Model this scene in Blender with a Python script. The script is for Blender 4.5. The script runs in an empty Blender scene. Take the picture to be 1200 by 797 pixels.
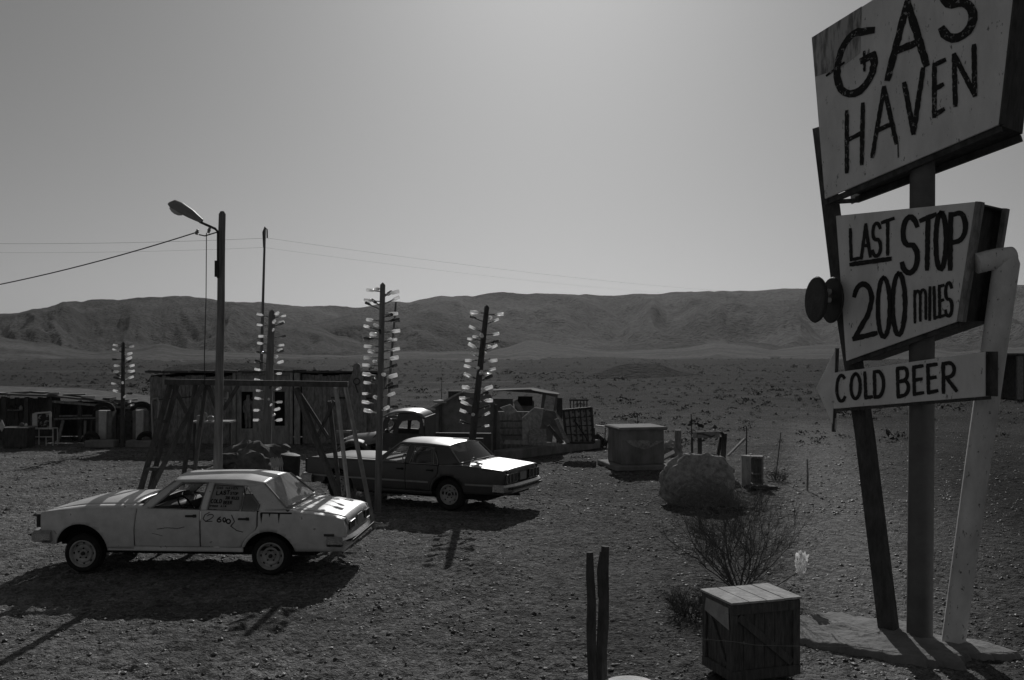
import bpy, bmesh, math, random
from mathutils import Vector, Matrix, noise as mnoise
R = math.radians
random.seed(7)
SC = bpy.context.scene
COL = SC.collection

# ------------------------------------------------------------------ camera, light, exposure
F, CXP, HY, CAMZ = 1167.0, 600.0, 410.0, 3.3        # focal length in pixels of the 1200 px wide photo, horizon row, eye height
cam_d = bpy.data.cameras.new("camera"); cam = bpy.data.objects.new("camera", cam_d); COL.objects.link(cam)
cam.location = (0, 0, CAMZ); cam.rotation_euler = (R(90), 0, 0)
cam_d.sensor_width = 36; cam_d.lens = F * 36 / 1200; cam_d.shift_y = (HY - 398.5) / 1200
cam_d.clip_start = 0.1; cam_d.clip_end = 12000
SC.camera = cam
SUN_EL, SUN_AZ = R(27.5), R(2.7)
w = bpy.data.worlds.new("World"); SC.world = w; w.use_nodes = True
nt = w.node_tree; bg = nt.nodes["Background"]
sky = nt.nodes.new("ShaderNodeTexSky"); sky.sky_type = 'NISHITA'; sky.sun_disc = False
sky.sun_elevation = SUN_EL; sky.sun_rotation = SUN_AZ; sky.altitude = 900
sky.air_density = 1.0; sky.dust_density = 2.0; sky.ozone_density = 1.0
bw = nt.nodes.new("ShaderNodeRGBToBW")
pw = nt.nodes.new("ShaderNodeMath"); pw.operation = 'POWER'; pw.inputs[1].default_value = 0.72      # evens out the sky's brightness and lifts the fill
ad = nt.nodes.new("ShaderNodeMath"); ad.operation = 'MULTIPLY_ADD'; ad.inputs[1].default_value = .2
nt.links.new(sky.outputs[0], bw.inputs[0]); nt.links.new(bw.outputs[0], pw.inputs[0]); nt.links.new(pw.outputs[0], ad.inputs[2])
nt.links.new(bw.outputs[0], ad.inputs[0]); nt.links.new(ad.outputs[0], bg.inputs[0])
bg.inputs[1].default_value = 0.087
sun_d = bpy.data.lights.new("sun", 'SUN'); sun_d.energy = 5.0; sun_d.angle = R(0.3); sun_d.color = (1, 0.99, 0.98)
sun = bpy.data.objects.new("sun", sun_d); COL.objects.link(sun)
SUNV = Vector((math.sin(SUN_AZ) * math.cos(SUN_EL), math.cos(SUN_AZ) * math.cos(SUN_EL), math.sin(SUN_EL)))
sun.rotation_euler = (-SUNV).to_track_quat('-Z', 'Y').to_euler()
vs = SC.view_settings; vs.view_transform = 'Standard'; vs.look = 'None'; vs.gamma = 1; vs.use_curve_mapping = False
vs.exposure = -1.1
SC.render.engine = 'CYCLES'
SC.cycles.max_bounces = 6; SC.cycles.transparent_max_bounces = 12

# ------------------------------------------------------------------ helpers
def P(px, py, Y): return Vector(((px - CXP) * Y / F, Y, CAMZ - (py - HY) * Y / F))
def G(px, py):
    Y = CAMZ * F / (py - HY); return Vector(((px - CXP) * Y / F, Y, 0))
def root_loc(o):
    while o.parent: o = o.parent
    return o.location.copy()
def tag(o, label=None, cat=None, group=None, kind=None):
    if label: o["label"] = label
    if cat: o["category"] = cat
    if group: o["group"] = group
    if kind: o["kind"] = kind
    return o
def thing(name, label, cat, loc=(0, 0, 0), rz=0, group=None):
    o = bpy.data.objects.new(name, None); COL.objects.link(o)
    o.location = loc; o.rotation_euler = (0, 0, rz); o.empty_display_size = .2
    return tag(o, label, cat, group)
def copy_tree(o, parent=None):
    c = o.copy(); COL.objects.link(c); c.parent = parent
    for ch in list(o.children): copy_tree(ch, c)
    return c
class MB:
    def __init__(s): s.v = []; s.f = []
    def add(s, vs, fs):
        n = len(s.v); s.v += [Vector(p) for p in vs]; s.f += [tuple(i + n for i in q) for q in fs]; return s
    def box(s, c, size, rz=0, rx=0, ry=0, taper=1):
        m = Matrix.Translation(c) @ Matrix.Rotation(rz, 4, 'Z') @ Matrix.Rotation(rx, 4, 'X') @ Matrix.Rotation(ry, 4, 'Y')
        x, y, z = [k / 2 for k in size]
        pts = [(a * x * (taper if b_ > 0 else 1), b * y * (taper if b_ > 0 else 1), b_ * z) for b_ in (-1, 1) for a, b in ((-1, -1), (1, -1), (1, 1), (-1, 1))]
        return s.add([m @ Vector(p) for p in pts], [(3, 2, 1, 0), (4, 5, 6, 7), (0, 1, 5, 4), (1, 2, 6, 5), (2, 3, 7, 6), (3, 0, 4, 7)])
    def beam(s, a, b, wd, ht=None, up=(0, 0, 1)):
        a, b = Vector(a), Vector(b); ht = ht or wd; d = (b - a).normalized(); up = Vector(up)
        if abs(d.dot(up)) > .97: up = Vector((0, 1, 0))
        x = d.cross(up).normalized(); y = x.cross(d).normalized(); q = []
        for p in (a, b): q += [p - x * wd / 2 - y * ht / 2, p + x * wd / 2 - y * ht / 2, p + x * wd / 2 + y * ht / 2, p - x * wd / 2 + y * ht / 2]
        return s.add(q, [(3, 2, 1, 0), (4, 5, 6, 7), (0, 1, 5, 4), (1, 2, 6, 5), (2, 3, 7, 6), (3, 0, 4, 7)])
    def tube(s, pts, r, n=8, cap=True):
        pts = [Vector(p) for p in pts]; k = len(pts)
        rs = [r] * k if isinstance(r, (int, float)) else list(r)
        t0 = (pts[1] - pts[0]).normalized(); ref = Vector((0, 0, 1)) if abs(t0.z) < .9 else Vector((1, 0, 0))
        x = t0.cross(ref).normalized(); out = []
        for i, p in enumerate(pts):
            t = (pts[min(i + 1, k - 1)] - pts[max(i - 1, 0)]).normalized()
            x = (x - t * x.dot(t)).normalized(); y = t.cross(x)
            out += [p + (x * math.cos(a) + y * math.sin(a)) * rs[i] for a in [2 * math.pi * j / n for j in range(n)]]
        fs = [(i * n + j, i * n + (j + 1) % n, (i + 1) * n + (j + 1) % n, (i + 1) * n + j) for i in range(k - 1) for j in range(n)]
        if cap: fs += [tuple(range(n))[::-1], tuple((k - 1) * n + j for j in range(n))]
        return s.add(out, fs)
    def lathe(s, prof, c=(0, 0, 0), axis=(0, 0, 1), n=24):
        ax = Vector(axis).normalized(); ref = Vector((1, 0, 0)) if abs(ax.x) < .9 else Vector((0, 1, 0))
        x = ax.cross(ref).normalized(); y = ax.cross(x); c = Vector(c); out = []
        for r, h in prof: out += [c + ax * h + (x * math.cos(a) + y * math.sin(a)) * r for a in [2 * math.pi * j / n for j in range(n)]]
        return s.add(out, [(i * n + j, i * n + (j + 1) % n, (i + 1) * n + (j + 1) % n, (i + 1) * n + j) for i in range(len(prof) - 1) for j in range(n)])
    def prism(s, poly, d):           # polygon of 3D points extruded by vector d
        d = Vector(d); n = len(poly); p = [Vector(q) for q in poly]
        return s.add(p + [q + d for q in p], [tuple(range(n)), tuple(range(2 * n - 1, n - 1, -1))] + [((i + 1) % n, i, n + i, n + (i + 1) % n) for i in range(n)])
    def blob(s, c, r, sub=2, amp=.2, freq=1.5, seed=0, squash=(1, 1, 1), flat=None):
        bm = bmesh.new(); bmesh.ops.create_icosphere(bm, subdivisions=sub, radius=1)
        vs = []
        for v in bm.verts:
            p = v.co; k = 1 + amp * mnoise.noise(p * freq + Vector((seed * 3.1, seed * 1.7, seed))) + amp * .4 * mnoise.noise(p * freq * 3 + Vector((seed, 0, 5)))
            q = Vector((p.x * k * squash[0], p.y * k * squash[1], p.z * k * squash[2])) * r
            if flat is not None: q.z = max(q.z, flat)
            vs.append(Vector(c) + q)
        fs = [tuple(v.index for v in f.verts) for f in bm.faces]; bm.free()
        return s.add(vs, fs)
    def build(s, name, m, parent=None, loc=None, local=False, smooth=False, angle=35, bevel=0, weld=False, solid=0, center=None):
        off = Vector((0, 0, 0))
        if not local:
            if parent is not None: off = root_loc(parent)
            elif loc is not None: off = Vector(loc)
        me = bpy.data.meshes.new(name); me.from_pydata([tuple(p - off) for p in s.v], [], s.f)
        bm = bmesh.new(); bm.from_mesh(me)
        if weld: bmesh.ops.remove_doubles(bm, verts=bm.verts, dist=1e-4)
        bmesh.ops.recalc_face_normals(bm, faces=bm.faces)
        if center is not None:      # open skins: make the outer face look away from the middle of the vehicle
            c_ = Vector(center)
            if sum((f.calc_center_median() - c_).normalized().dot(f.normal) * f.calc_area() for f in bm.faces) < 0: bmesh.ops.reverse_faces(bm, faces=bm.faces)
        if bevel: bmesh.ops.bevel(bm, geom=list(bm.edges), offset=bevel, segments=1, affect='EDGES', clamp_overlap=True)
        bm.to_mesh(me); bm.free()
        if smooth: me.shade_smooth(); me.set_sharp_from_angle(angle=R(angle))
        me.materials.append(m)
        o = bpy.data.objects.new(name, me); COL.objects.link(o)
        if parent is not None: o.parent = parent
        elif loc is not None: o.location = loc
        if solid:
            md = o.modifiers.new("solid", 'SOLIDIFY'); md.thickness = solid; md.offset = -1
        return o

def g3(v): return (v, v, v, 1)
def mat(name, c, c2=None, scale=4, rough=.85, metal=0, bump=0, bscale=30, stretch=(1, 1, 1), spots=None, spec=.4, coat=0, contrast=(.35, .65), rnd=0, bdist=.02):
    """gray procedural surface: two tones by noise, optional third tone in spots (tone, scale, threshold), bump, per-object tone spread"""
    m = bpy.data.materials.new(name); m.use_nodes = True; t = m.node_tree; N = t.nodes; L = t.links
    b = N["Principled BSDF"]; b.inputs["Roughness"].default_value = rough; b.inputs["Metallic"].default_value = metal
    b.inputs["Specular IOR Level"].default_value = spec
    if coat: b.inputs["Coat Weight"].default_value = coat; b.inputs["Coat Roughness"].default_value = .15
    tc = N.new("ShaderNodeTexCoord"); mp = N.new("ShaderNodeMapping"); mp.inputs["Scale"].default_value = stretch
    L.new(tc.outputs["Object"], mp.inputs[0])
    col = None
    if c2 is None: c2 = c * .75
    nz = N.new("ShaderNodeTexNoise"); nz.inputs["Scale"].default_value = scale; nz.inputs["Detail"].default_value = 8; nz.inputs["Roughness"].default_value = .65
    L.new(mp.outputs[0], nz.inputs[0])
    rp = N.new("ShaderNodeValToRGB"); rp.color_ramp.elements[0].position = contrast[0]; rp.color_ramp.elements[1].position = contrast[1]
    rp.color_ramp.elements[0].color = g3(c2); rp.color_ramp.elements[1].color = g3(c); L.new(nz.outputs[0], rp.inputs[0]); col = rp.outputs[0]
    if spots:
        n2 = N.new("ShaderNodeTexNoise"); n2.inputs["Scale"].default_value = spots[1]; n2.inputs["Detail"].default_value = 6; n2.inputs["Roughness"].default_value = .7
        L.new(mp.outputs[0], n2.inputs[0])
        r2 = N.new("ShaderNodeValToRGB"); r2.color_ramp.elements[0].position = spots[2]; r2.color_ramp.elements[1].position = spots[2] + .04
        L.new(n2.outputs[0], r2.inputs[0])
        mx = N.new("ShaderNodeMix"); mx.data_type = 'RGBA'; L.new(r2.outputs[0], mx.inputs[0]); L.new(col, mx.inputs[6]); mx.inputs[7].default_value = g3(spots[0]); col = mx.outputs[2]
    if rnd:
        oi = N.new("ShaderNodeObjectInfo"); mr = N.new("ShaderNodeMapRange"); mr.inputs[3].default_value = 1 - rnd; mr.inputs[4].default_value = 1 + rnd
        L.new(oi.outputs["Random"], mr.inputs[0]); mm = N.new("ShaderNodeVectorMath"); mm.operation = 'SCALE'
        L.new(col, mm.inputs[0]); L.new(mr.outputs[0], mm.inputs["Scale"]); col = mm.outputs[0]
    L.new(col, b.inputs["Base Color"])
    if bump:
        n3 = N.new("ShaderNodeTexNoise"); n3.inputs["Scale"].default_value = bscale; n3.inputs["Detail"].default_value = 5; L.new(mp.outputs[0], n3.inputs[0])
        bp = N.new("ShaderNodeBump"); bp.inputs["Strength"].default_value = bump; bp.inputs["Distance"].default_value = bdist
        L.new(n3.outputs[0], bp.inputs["Height"]); L.new(bp.outputs[0], b.inputs["Normal"])
    return m
def glass_mat(name, tint=.85, gloss=.18, dust=.1, dustcol=.5, rough=.05):
    m = bpy.data.materials.new(name); m.use_nodes = True; t = m.node_tree; N = t.nodes; L = t.links
    for n in list(N):
        if n.type == 'BSDF_PRINCIPLED': N.remove(n)
    out = [n for n in N if n.type == 'OUTPUT_MATERIAL'][0]
    tr = N.new("ShaderNodeBsdfTransparent"); tr.inputs[0].default_value = g3(tint)
    gl = N.new("ShaderNodeBsdfGlossy"); gl.inputs["Roughness"].default_value = rough; gl.inputs[0].default_value = g3(.9)
    df = N.new("ShaderNodeBsdfDiffuse"); df.inputs[0].default_value = g3(dustcol)
    tl = N.new("ShaderNodeBsdfTranslucent"); tl.inputs[0].default_value = g3(dustcol)
    fr = N.new("ShaderNodeLayerWeight"); fr.inputs[0].default_value = .35
    mu = N.new("ShaderNodeMath"); mu.operation = 'MULTIPLY_ADD'; mu.inputs[1].default_value = .6; mu.inputs[2].default_value = gloss * .4; L.new(fr.outputs["Fresnel"], mu.inputs[0])
    a = N.new("ShaderNodeMixShader"); L.new(mu.outputs[0], a.inputs[0]); L.new(tr.outputs[0], a.inputs[1]); L.new(gl.outputs[0], a.inputs[2])
    d2 = N.new("ShaderNodeMixShader"); d2.inputs[0].default_value = .5; L.new(df.outputs[0], d2.inputs[1]); L.new(tl.outputs[0], d2.inputs[2])
    tc = N.new("ShaderNodeTexCoord"); nz = N.new("ShaderNodeTexNoise"); nz.inputs["Scale"].default_value = 3; nz.inputs["Detail"].default_value = 6; L.new(tc.outputs["Object"], nz.inputs[0])
    mr = N.new("ShaderNodeMapRange"); mr.inputs[1].default_value = .3; mr.inputs[2].default_value = .7; mr.inputs[3].default_value = dust * .4; mr.inputs[4].default_value = min(1, dust * 1.6); L.new(nz.outputs[0], mr.inputs[0])
    b = N.new("ShaderNodeMixShader"); L.new(mr.outputs[0], b.inputs[0]); L.new(a.outputs[0], b.inputs[1]); L.new(d2.outputs[0], b.inputs[2])
    L.new(b.outputs[0], out.inputs[0]); return m

M = dict(
    pole=mat("weathered_pole_wood", .26, .13, 3, .9, bump=.6, bscale=14, stretch=(6, 6, .5)),
    dkwood=mat("dark_timber", .1, .045, 4, .9, bump=.5, bscale=20, stretch=(3, 3, 1)),
    wood=mat("grey_planks", .34, .14, 5, .9, bump=.6, bscale=18, stretch=(3, 3, 1), spots=(.05, 6, .66)),
    lightwood=mat("pale_boards", .42, .2, 5, .9, bump=.5, bscale=18, stretch=(2, 2, .6), spots=(.12, 7, .66)),
    sign=mat("chalky_sign_paint", .9, .64, 2.4, .85, bump=.2, bscale=30, stretch=(1.3, 1.3, .45), spots=(.2, 17, .625), contrast=(.3, .7)),
    signold=mat("flaked_sign_paint", .5, .2, 5, .9, bump=.4, bscale=30, stretch=(3, 3, .5), contrast=(.42, .55)),
    arrowpaint=mat("pale_arrow_paint", .85, .7, 4, .85, spots=(.3, 19, .64)),
    ink=mat("black_brush_paint", .02, .014, 20, .7, spots=(.2, 26, .66)),
    inkold=mat("worn_black_brush_paint", .025, .015, 20, .8, spots=(.3, 22, .58)),
    pipe=mat("white_painted_pipe", .78, .52, 3, .65, bump=.15, spots=(.13, 19, .61), stretch=(1, 1, .5)),
    rpost=mat("brown_painted_post", .16, .11, 3, .7, bump=.15, spots=(.06, 9, .7)),
    dkmetal=mat("dark_rusty_metal", .06, .03, 5, .7, metal=.3, bump=.3),
    rust=mat("rusty_sheet_metal", .28, .14, 3, .75, metal=.2, bump=.3, bscale=12, spots=(.04, 5, .62)),
    steel=mat("dull_steel", .35, .25, 6, .4, metal=.8),
    chrome=mat("scratched_chrome", .6, .4, 9, .22, metal=1),
    rubber=mat("tyre_rubber", .025, .015, 12, .9, bump=.3, bscale=60),
    rim=mat("dirty_steel_rim", .5, .3, 8, .55, metal=.2, spots=(.12, 14, .66)),
    wpaint=mat("dull_white_car_paint", .76, .52, 4.5, .42, spec=.5, bump=.035, bscale=3, spots=(.17, 9, .645), contrast=(.3, .7)),
    bpaint=mat("dark_car_paint", .075, .05, 2.5, .36, spec=.6, bump=.02, bscale=4, spots=(.13, 4, .7)),
    dusty_sheen=mat("dusty_sheen_roof_paint", .3, .1, 2.5, .36, spec=.6, bump=.02, bscale=4, contrast=(.35, .7)),  # dust tone with the sky's bright sheen painted in; truck's pale roof too
    tpaint=mat("old_truck_paint", .09, .05, 4, .6, bump=.1, spots=(.2, 5, .64)),
    seat=mat("dark_seat_vinyl", .06, .04, 9, .6),
    black=mat("plain_black", .012, .008, 9, .9),  # even black for undersides, trim, niche back and window openings
    stain=mat("dark_rust_streak", .03, .02, 20, .9),
    rubbertrim=mat("black_window_rubber", .02, .015, 9, .6),
    glass=glass_mat("car_window_glass", .8, .15, .07),
    dustglass=glass_mat("dusty_rear_window_glass", .75, .3, .6, .7, .15),
    wash=mat("whitewashed_window", .3, .22, 6, .5, spec=.6),
    lens=mat("dark_lamp_lens", .03, .02, 12, .25, spec=.7),
    rock=mat("rough_boulder", .46, .2, 9, .95, bump=1, bscale=7, bdist=.12, spots=(.55, 12, .64)),
    darkrock=mat("dark_pile_rock", .17, .08, 4, .95, bump=1, bscale=14),
    stone=mat("desert_stone", .2, .12, 6, .95, bump=.6, bscale=20, rnd=.3),
    concrete=mat("cracked_concrete", .27, .17, 3, .95, bump=.6, bscale=22),
    twig=mat("dry_twigs", .15, .08, 9, .95),
    straw=mat("dry_straw", .3, .18, 9, .95),
    scrub=mat("dark_scrub", .07, .04, 3, .95),
    cloth=mat("dusty_dark_cloth", .09, .05, 5, .95, bump=.5, bscale=10),
    white=mat("flat_white_paint", .6, .42, 6, .8),
    lampgrey=mat("grey_lamp_enamel", .3, .22, 5, .55, spec=.5),
    wire=mat("thin_dark_wire", .03, .02, 5, .7),
    bwire=mat("barbed_wire_zinc", .3, .2, 9, .5, metal=.5),
    corr=mat("corrugated_sheet", .17, .08, 3, .95, spec=.1, bump=.2, spots=(.05, 6, .64)),
    wood2=mat("dark_crate_wood", .13, .06, 5, .9, bump=.6, bscale=18, stretch=(6, 6, 1), spots=(.03, 6, .66)),
    lidwood=mat("pale_lid_boards", .5, .28, 6, .85, bump=.5, bscale=18, stretch=(2, 1, 2), spots=(.08, 9, .68)),  # lid boards set paler than the crate's sides
    notice=mat("dirty_notice_paper", .4, .28, 8, .9, spots=(.15, 18, .64)),
    tankside=mat("stained_render", .26, .12, 2.5, .9, bump=.4, bscale=16, stretch=(1, 1, .5)),
)
def island_mat(name, lo, hi):
    m = mat(name, .2, .12, 6, .6, spec=.45); t = m.node_tree; N = t.nodes; L = t.links; b = N["Principled BSDF"]
    g = N.new("ShaderNodeNewGeometry"); mr = N.new("ShaderNodeMapRange"); mr.inputs[3].default_value = lo; mr.inputs[4].default_value = hi
    L.new(g.outputs["Random Per Island"], mr.inputs[0]); L.new(mr.outputs[0], b.inputs["Base Color"]); return m
def ground_mat():
    m = bpy.data.materials.new("stony_desert_ground"); m.use_nodes = True; t = m.node_tree; N = t.nodes; L = t.links; b = N["Principled BSDF"]
    b.inputs["Roughness"].default_value = 1; b.inputs["Specular IOR Level"].default_value = .08
    tc = N.new("ShaderNodeTexCoord")
    def noise(s, d=6, r=.6):
        n = N.new("ShaderNodeTexNoise"); n.inputs["Scale"].default_value = s; n.inputs["Detail"].default_value = d; n.inputs["Roughness"].default_value = r; L.new(tc.outputs["Object"], n.inputs[0]); return n.outputs[0]
    def vor(s):
        n = N.new("ShaderNodeTexVoronoi"); n.inputs["Scale"].default_value = s; n.inputs["Randomness"].default_value = 1; L.new(tc.outputs["Object"], n.inputs[0]); return n
    def math_(op, a, b_, c=None):
        n = N.new("ShaderNodeMath"); n.operation = op
        for i, x in enumerate((a, b_, c)):
            if x is None: continue
            if isinstance(x, (int, float)): n.inputs[i].default_value = x
            else: L.new(x, n.inputs[i])
        return n.outputs[0]
    big, mid, small = noise(.18, 5), noise(1.3, 6), noise(16, 6, .7)
    s = math_('ADD', math_('MULTIPLY', big, .9), math_('ADD', math_('MULTIPLY', mid, .7), math_('MULTIPLY', small, .9)))
    rp = N.new("ShaderNodeValToRGB"); rp.color_ramp.elements[0].position = .9 / 2.5 * 1; rp.color_ramp.elements[1].position = .62
    rp.color_ramp.elements[0].color = g3(.08); rp.color_ramp.elements[1].color = g3(.35)
    sepx = N.new("ShaderNodeSeparateXYZ"); L.new(tc.outputs["Object"], sepx.inputs[0])
    mpb = N.new("ShaderNodeMapping"); mpb.inputs["Scale"].default_value = (.006, .045, 1); L.new(tc.outputs["Object"], mpb.inputs[0])
    nb = N.new("ShaderNodeTexNoise"); nb.inputs["Scale"].default_value = 1; nb.inputs["Detail"].default_value = 7; nb.inputs["Roughness"].default_value = .7; L.new(mpb.outputs[0], nb.inputs[0])
    dline = math_('ABSOLUTE', math_('ADD', math_('SUBTRACT', sepx.outputs[0], math_('MULTIPLY_ADD', sepx.outputs[1], .285, .83)), math_('MULTIPLY', math_('SUBTRACT', mid, .5), 1.2)), None)
    trk = N.new("ShaderNodeMapRange"); trk.interpolation_type = 'SMOOTHSTEP'; trk.inputs[1].default_value = .3; trk.inputs[2].default_value = 1.6; trk.inputs[3].default_value = .42; trk.inputs[4].default_value = 0; L.new(dline, trk.inputs[0])
    tfade = N.new("ShaderNodeMapRange"); tfade.inputs[1].default_value = 25; tfade.inputs[2].default_value = 55; tfade.inputs[3].default_value = 1; tfade.inputs[4].default_value = 0; L.new(sepx.outputs[1], tfade.inputs[0])
    s = math_('ADD', s, math_('ADD', math_('MULTIPLY', trk.outputs[0], tfade.outputs[0]), math_('MULTIPLY', math_('SUBTRACT', nb.outputs[0], .5), 1.3)))
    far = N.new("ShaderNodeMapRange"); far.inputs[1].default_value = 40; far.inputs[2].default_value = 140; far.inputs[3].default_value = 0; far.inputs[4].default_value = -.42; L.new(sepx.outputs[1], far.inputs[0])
    drk = N.new("ShaderNodeMapRange"); drk.interpolation_type = 'SMOOTHSTEP'; drk.inputs[1].default_value = 1.2; drk.inputs[2].default_value = 4.5; drk.inputs[3].default_value = 0; drk.inputs[4].default_value = -.45      # dark stony pavement beyond the track, vignette darkening mixed into the colour
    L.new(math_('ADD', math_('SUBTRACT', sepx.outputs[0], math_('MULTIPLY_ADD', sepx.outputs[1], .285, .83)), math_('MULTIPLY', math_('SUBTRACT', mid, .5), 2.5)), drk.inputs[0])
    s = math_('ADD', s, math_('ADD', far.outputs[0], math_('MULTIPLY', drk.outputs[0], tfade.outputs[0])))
    L.new(math_('MULTIPLY', s, .4), rp.inputs[0])
    v1, v2 = vor(11), vor(34)
    cell = N.new("ShaderNodeRGBToBW"); L.new(v2.outputs["Color"], cell.inputs[0])
    k = math_('MULTIPLY_ADD', cell.outputs[0], .9, .55)
    mm = N.new("ShaderNodeVectorMath"); mm.operation = 'SCALE'; c1 = N.new("ShaderNodeRGBToBW"); L.new(v1.outputs["Color"], c1.inputs[0]); k = math_('MULTIPLY', k, math_('MULTIPLY_ADD', c1.outputs[0], .8, .6)); 
    def mr(src, a, b_, c, d):
        n = N.new("ShaderNodeMapRange"); n.interpolation_type = 'SMOOTHSTEP'; L.new(src, n.inputs[0])
        for i_, v_ in enumerate((a, b_, c, d)): n.inputs[i_ + 1].default_value = v_
        return n.outputs[0]
    wob = math_('MULTIPLY', math_('SUBTRACT', big, .5), 6)
    ground_tone = math_('ADD', mr(math_('ADD', sepx.outputs[0], wob), -3, 3, .95, .52), math_('MULTIPLY', trk.outputs[0], math_('MULTIPLY', tfade.outputs[0], .38)))    # ground paler on the left, darker on the right
    ground_tone = math_('MULTIPLY', ground_tone, math_('MULTIPLY_ADD', drk.outputs[0], .85, 1))
    ground_tone = math_('MULTIPLY', ground_tone, mr(sepx.outputs[1], 28, 65, 1, .55))
    k = math_('MULTIPLY', k, ground_tone)
    L.new(rp.outputs[0], mm.inputs[0]); L.new(k, mm.inputs["Scale"]); L.new(mm.outputs[0], b.inputs["Base Color"])
    h = math_('ADD', math_('MULTIPLY', math_('SUBTRACT', 1, v1.outputs["Distance"]), .5), math_('MULTIPLY', math_('SUBTRACT', 1, v2.outputs["Distance"]), .3))
    h = math_('ADD', h, math_('ADD', math_('MULTIPLY', noise(5, 5), 1.5), math_('MULTIPLY', noise(50, 4), .35)))
    bp = N.new("ShaderNodeBump"); bp.inputs["Strength"].default_value = 1.0; bp.inputs["Distance"].default_value = .11; L.new(h, bp.inputs["Height"]); L.new(bp.outputs[0], b.inputs["Normal"])
    return m
def hill_mat(name, a, b_, bumpd, sc=.012, spots=True):
    m = bpy.data.materials.new(name); m.use_nodes = True; t = m.node_tree; N = t.nodes; L = t.links; b = N["Principled BSDF"]
    b.inputs["Roughness"].default_value = 1; b.inputs["Specular IOR Level"].default_value = .05
    tc = N.new("ShaderNodeTexCoord"); n = N.new("ShaderNodeTexNoise"); n.inputs["Scale"].default_value = sc; n.inputs["Detail"].default_value = 10; n.inputs["Roughness"].default_value = .65; L.new(tc.outputs["Object"], n.inputs[0])
    rp = N.new("ShaderNodeValToRGB"); rp.color_ramp.elements[0].position = .38; rp.color_ramp.elements[1].position = .6; rp.color_ramp.elements[0].color = g3(b_); rp.color_ramp.elements[1].color = g3(a)
    L.new(n.outputs[0], rp.inputs[0])
    n2 = N.new("ShaderNodeTexNoise"); n2.inputs["Scale"].default_value = sc * 22; n2.inputs["Detail"].default_value = 4; L.new(tc.outputs["Object"], n2.inputs[0])
    r2 = N.new("ShaderNodeValToRGB"); r2.color_ramp.elements[0].position = .5; r2.color_ramp.elements[1].position = .62; r2.color_ramp.elements[0].color = g3(1); r2.color_ramp.elements[1].color = g3(.38); L.new(n2.outputs[0], r2.inputs[0])
    mx = N.new("ShaderNodeVectorMath"); mx.operation = 'MULTIPLY'; L.new(rp.outputs[0], mx.inputs[0]); L.new(r2.outputs[0], mx.inputs[1]); L.new(mx.outputs[0], b.inputs["Base Color"])
    bp = N.new("ShaderNodeBump"); bp.inputs["Strength"].default_value = 1; bp.inputs["Distance"].default_value = bumpd; L.new(n2.outputs[0], bp.inputs["Height"]); L.new(bp.outputs[0], b.inputs["Normal"])
    return m

# ------------------------------------------------------------------ the setting
def fbm(x, y, s, o=4):
    return mnoise.fractal(Vector((x * s, y * s, 3.3)), 1.0, 2.0, o)
def ground_z(x, y):
    r = math.hypot(x, y)
    k = min(1, max(0, (r - 45) / 120))
    return .025 * fbm(x, y, .35, 3) - .02 + k * (.9 * fbm(x, y, .02, 4) - .3)
def build_ground():
    import numpy as np
    rad = [0.5]
    while rad[-1] < 7.6: rad.append(rad[-1] * 1.1 + .05)
    while rad[-1] < 46: rad.append(rad[-1] * 1.0036)
    while rad[-1] < 2350: rad.append(rad[-1] * 1.05)
    ang = [R(-33 + 66 * i / 860) for i in range(861)] + [R(33 + 294 * i / 70) for i in range(1, 70)]
    na = len(ang); V = np.zeros((len(rad) * na + 1, 3), dtype=np.float32); k = 1; ns = mnoise.noise; fr = mnoise.fractal
    for r in rad:
        fine = 7.6 < r < 46
        amp = min(1, max(0, (r - 7.6) / 1.0)) * min(1, max(0, (46 - r) / 14))
        for j, a in enumerate(ang):
            x, y = r * math.sin(a), r * math.cos(a); z = ground_z(x, y)
            if fine and j < 861:
                c = .5 + .5 * ns(Vector((x * .45, y * .45, 8)))          # rough and smoother patches
                n1 = fr(Vector((x * 7.5, y * 7.5, 1.5)), .8, 2.2, 4)
                tr = abs(x - .83 - .285 * y + .35 * ns(Vector((x * .2, y * .2, 3)))); calm = .35 + .65 * min(1, tr / 1.1)
                z += amp * calm * (.016 + .034 * c) * (n1 if n1 > 0 else n1 * .5)
            V[k] = (x, y, z); k += 1
    n = len(rad); idx = np.arange(n * na).reshape(n, na) + 1
    a = idx[:-1, :]; b = np.roll(idx, -1, 1)[:-1, :]; c = np.roll(idx, -1, 1)[1:, :]; d = idx[1:, :]
    Q = np.stack([a, b, c, d], -1).reshape(-1, 4); T = np.stack([np.zeros(na, int), idx[0], np.roll(idx[0], -1)], -1)
    me = bpy.data.meshes.new("ground"); me.vertices.add(len(V)); me.vertices.foreach_set("co", V.ravel())
    loops = np.concatenate([Q.ravel(), T.ravel()]).astype(np.int32); me.loops.add(len(loops)); me.loops.foreach_set("vertex_index", loops)
    st = np.concatenate([np.arange(len(Q)) * 4, len(Q) * 4 + np.arange(na) * 3]).astype(np.int32); me.polygons.add(len(st)); me.polygons.foreach_set("loop_start", st)
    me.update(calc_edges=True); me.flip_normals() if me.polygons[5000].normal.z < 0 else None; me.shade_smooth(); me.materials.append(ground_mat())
    o = bpy.data.objects.new("ground", me); COL.objects.link(o); tag(o, kind="structure")
build_ground()
def interp(pts, x):
    if x <= pts[0][0]: return pts[0][1]
    for (a, b), (c, d) in zip(pts, pts[1:]):
        if x <= c:
            t = (x - a) / (c - a); return b + (d - b) * (t * t * (3 - 2 * t) * .5 + t * .5)
    return pts[-1][1]
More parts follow.
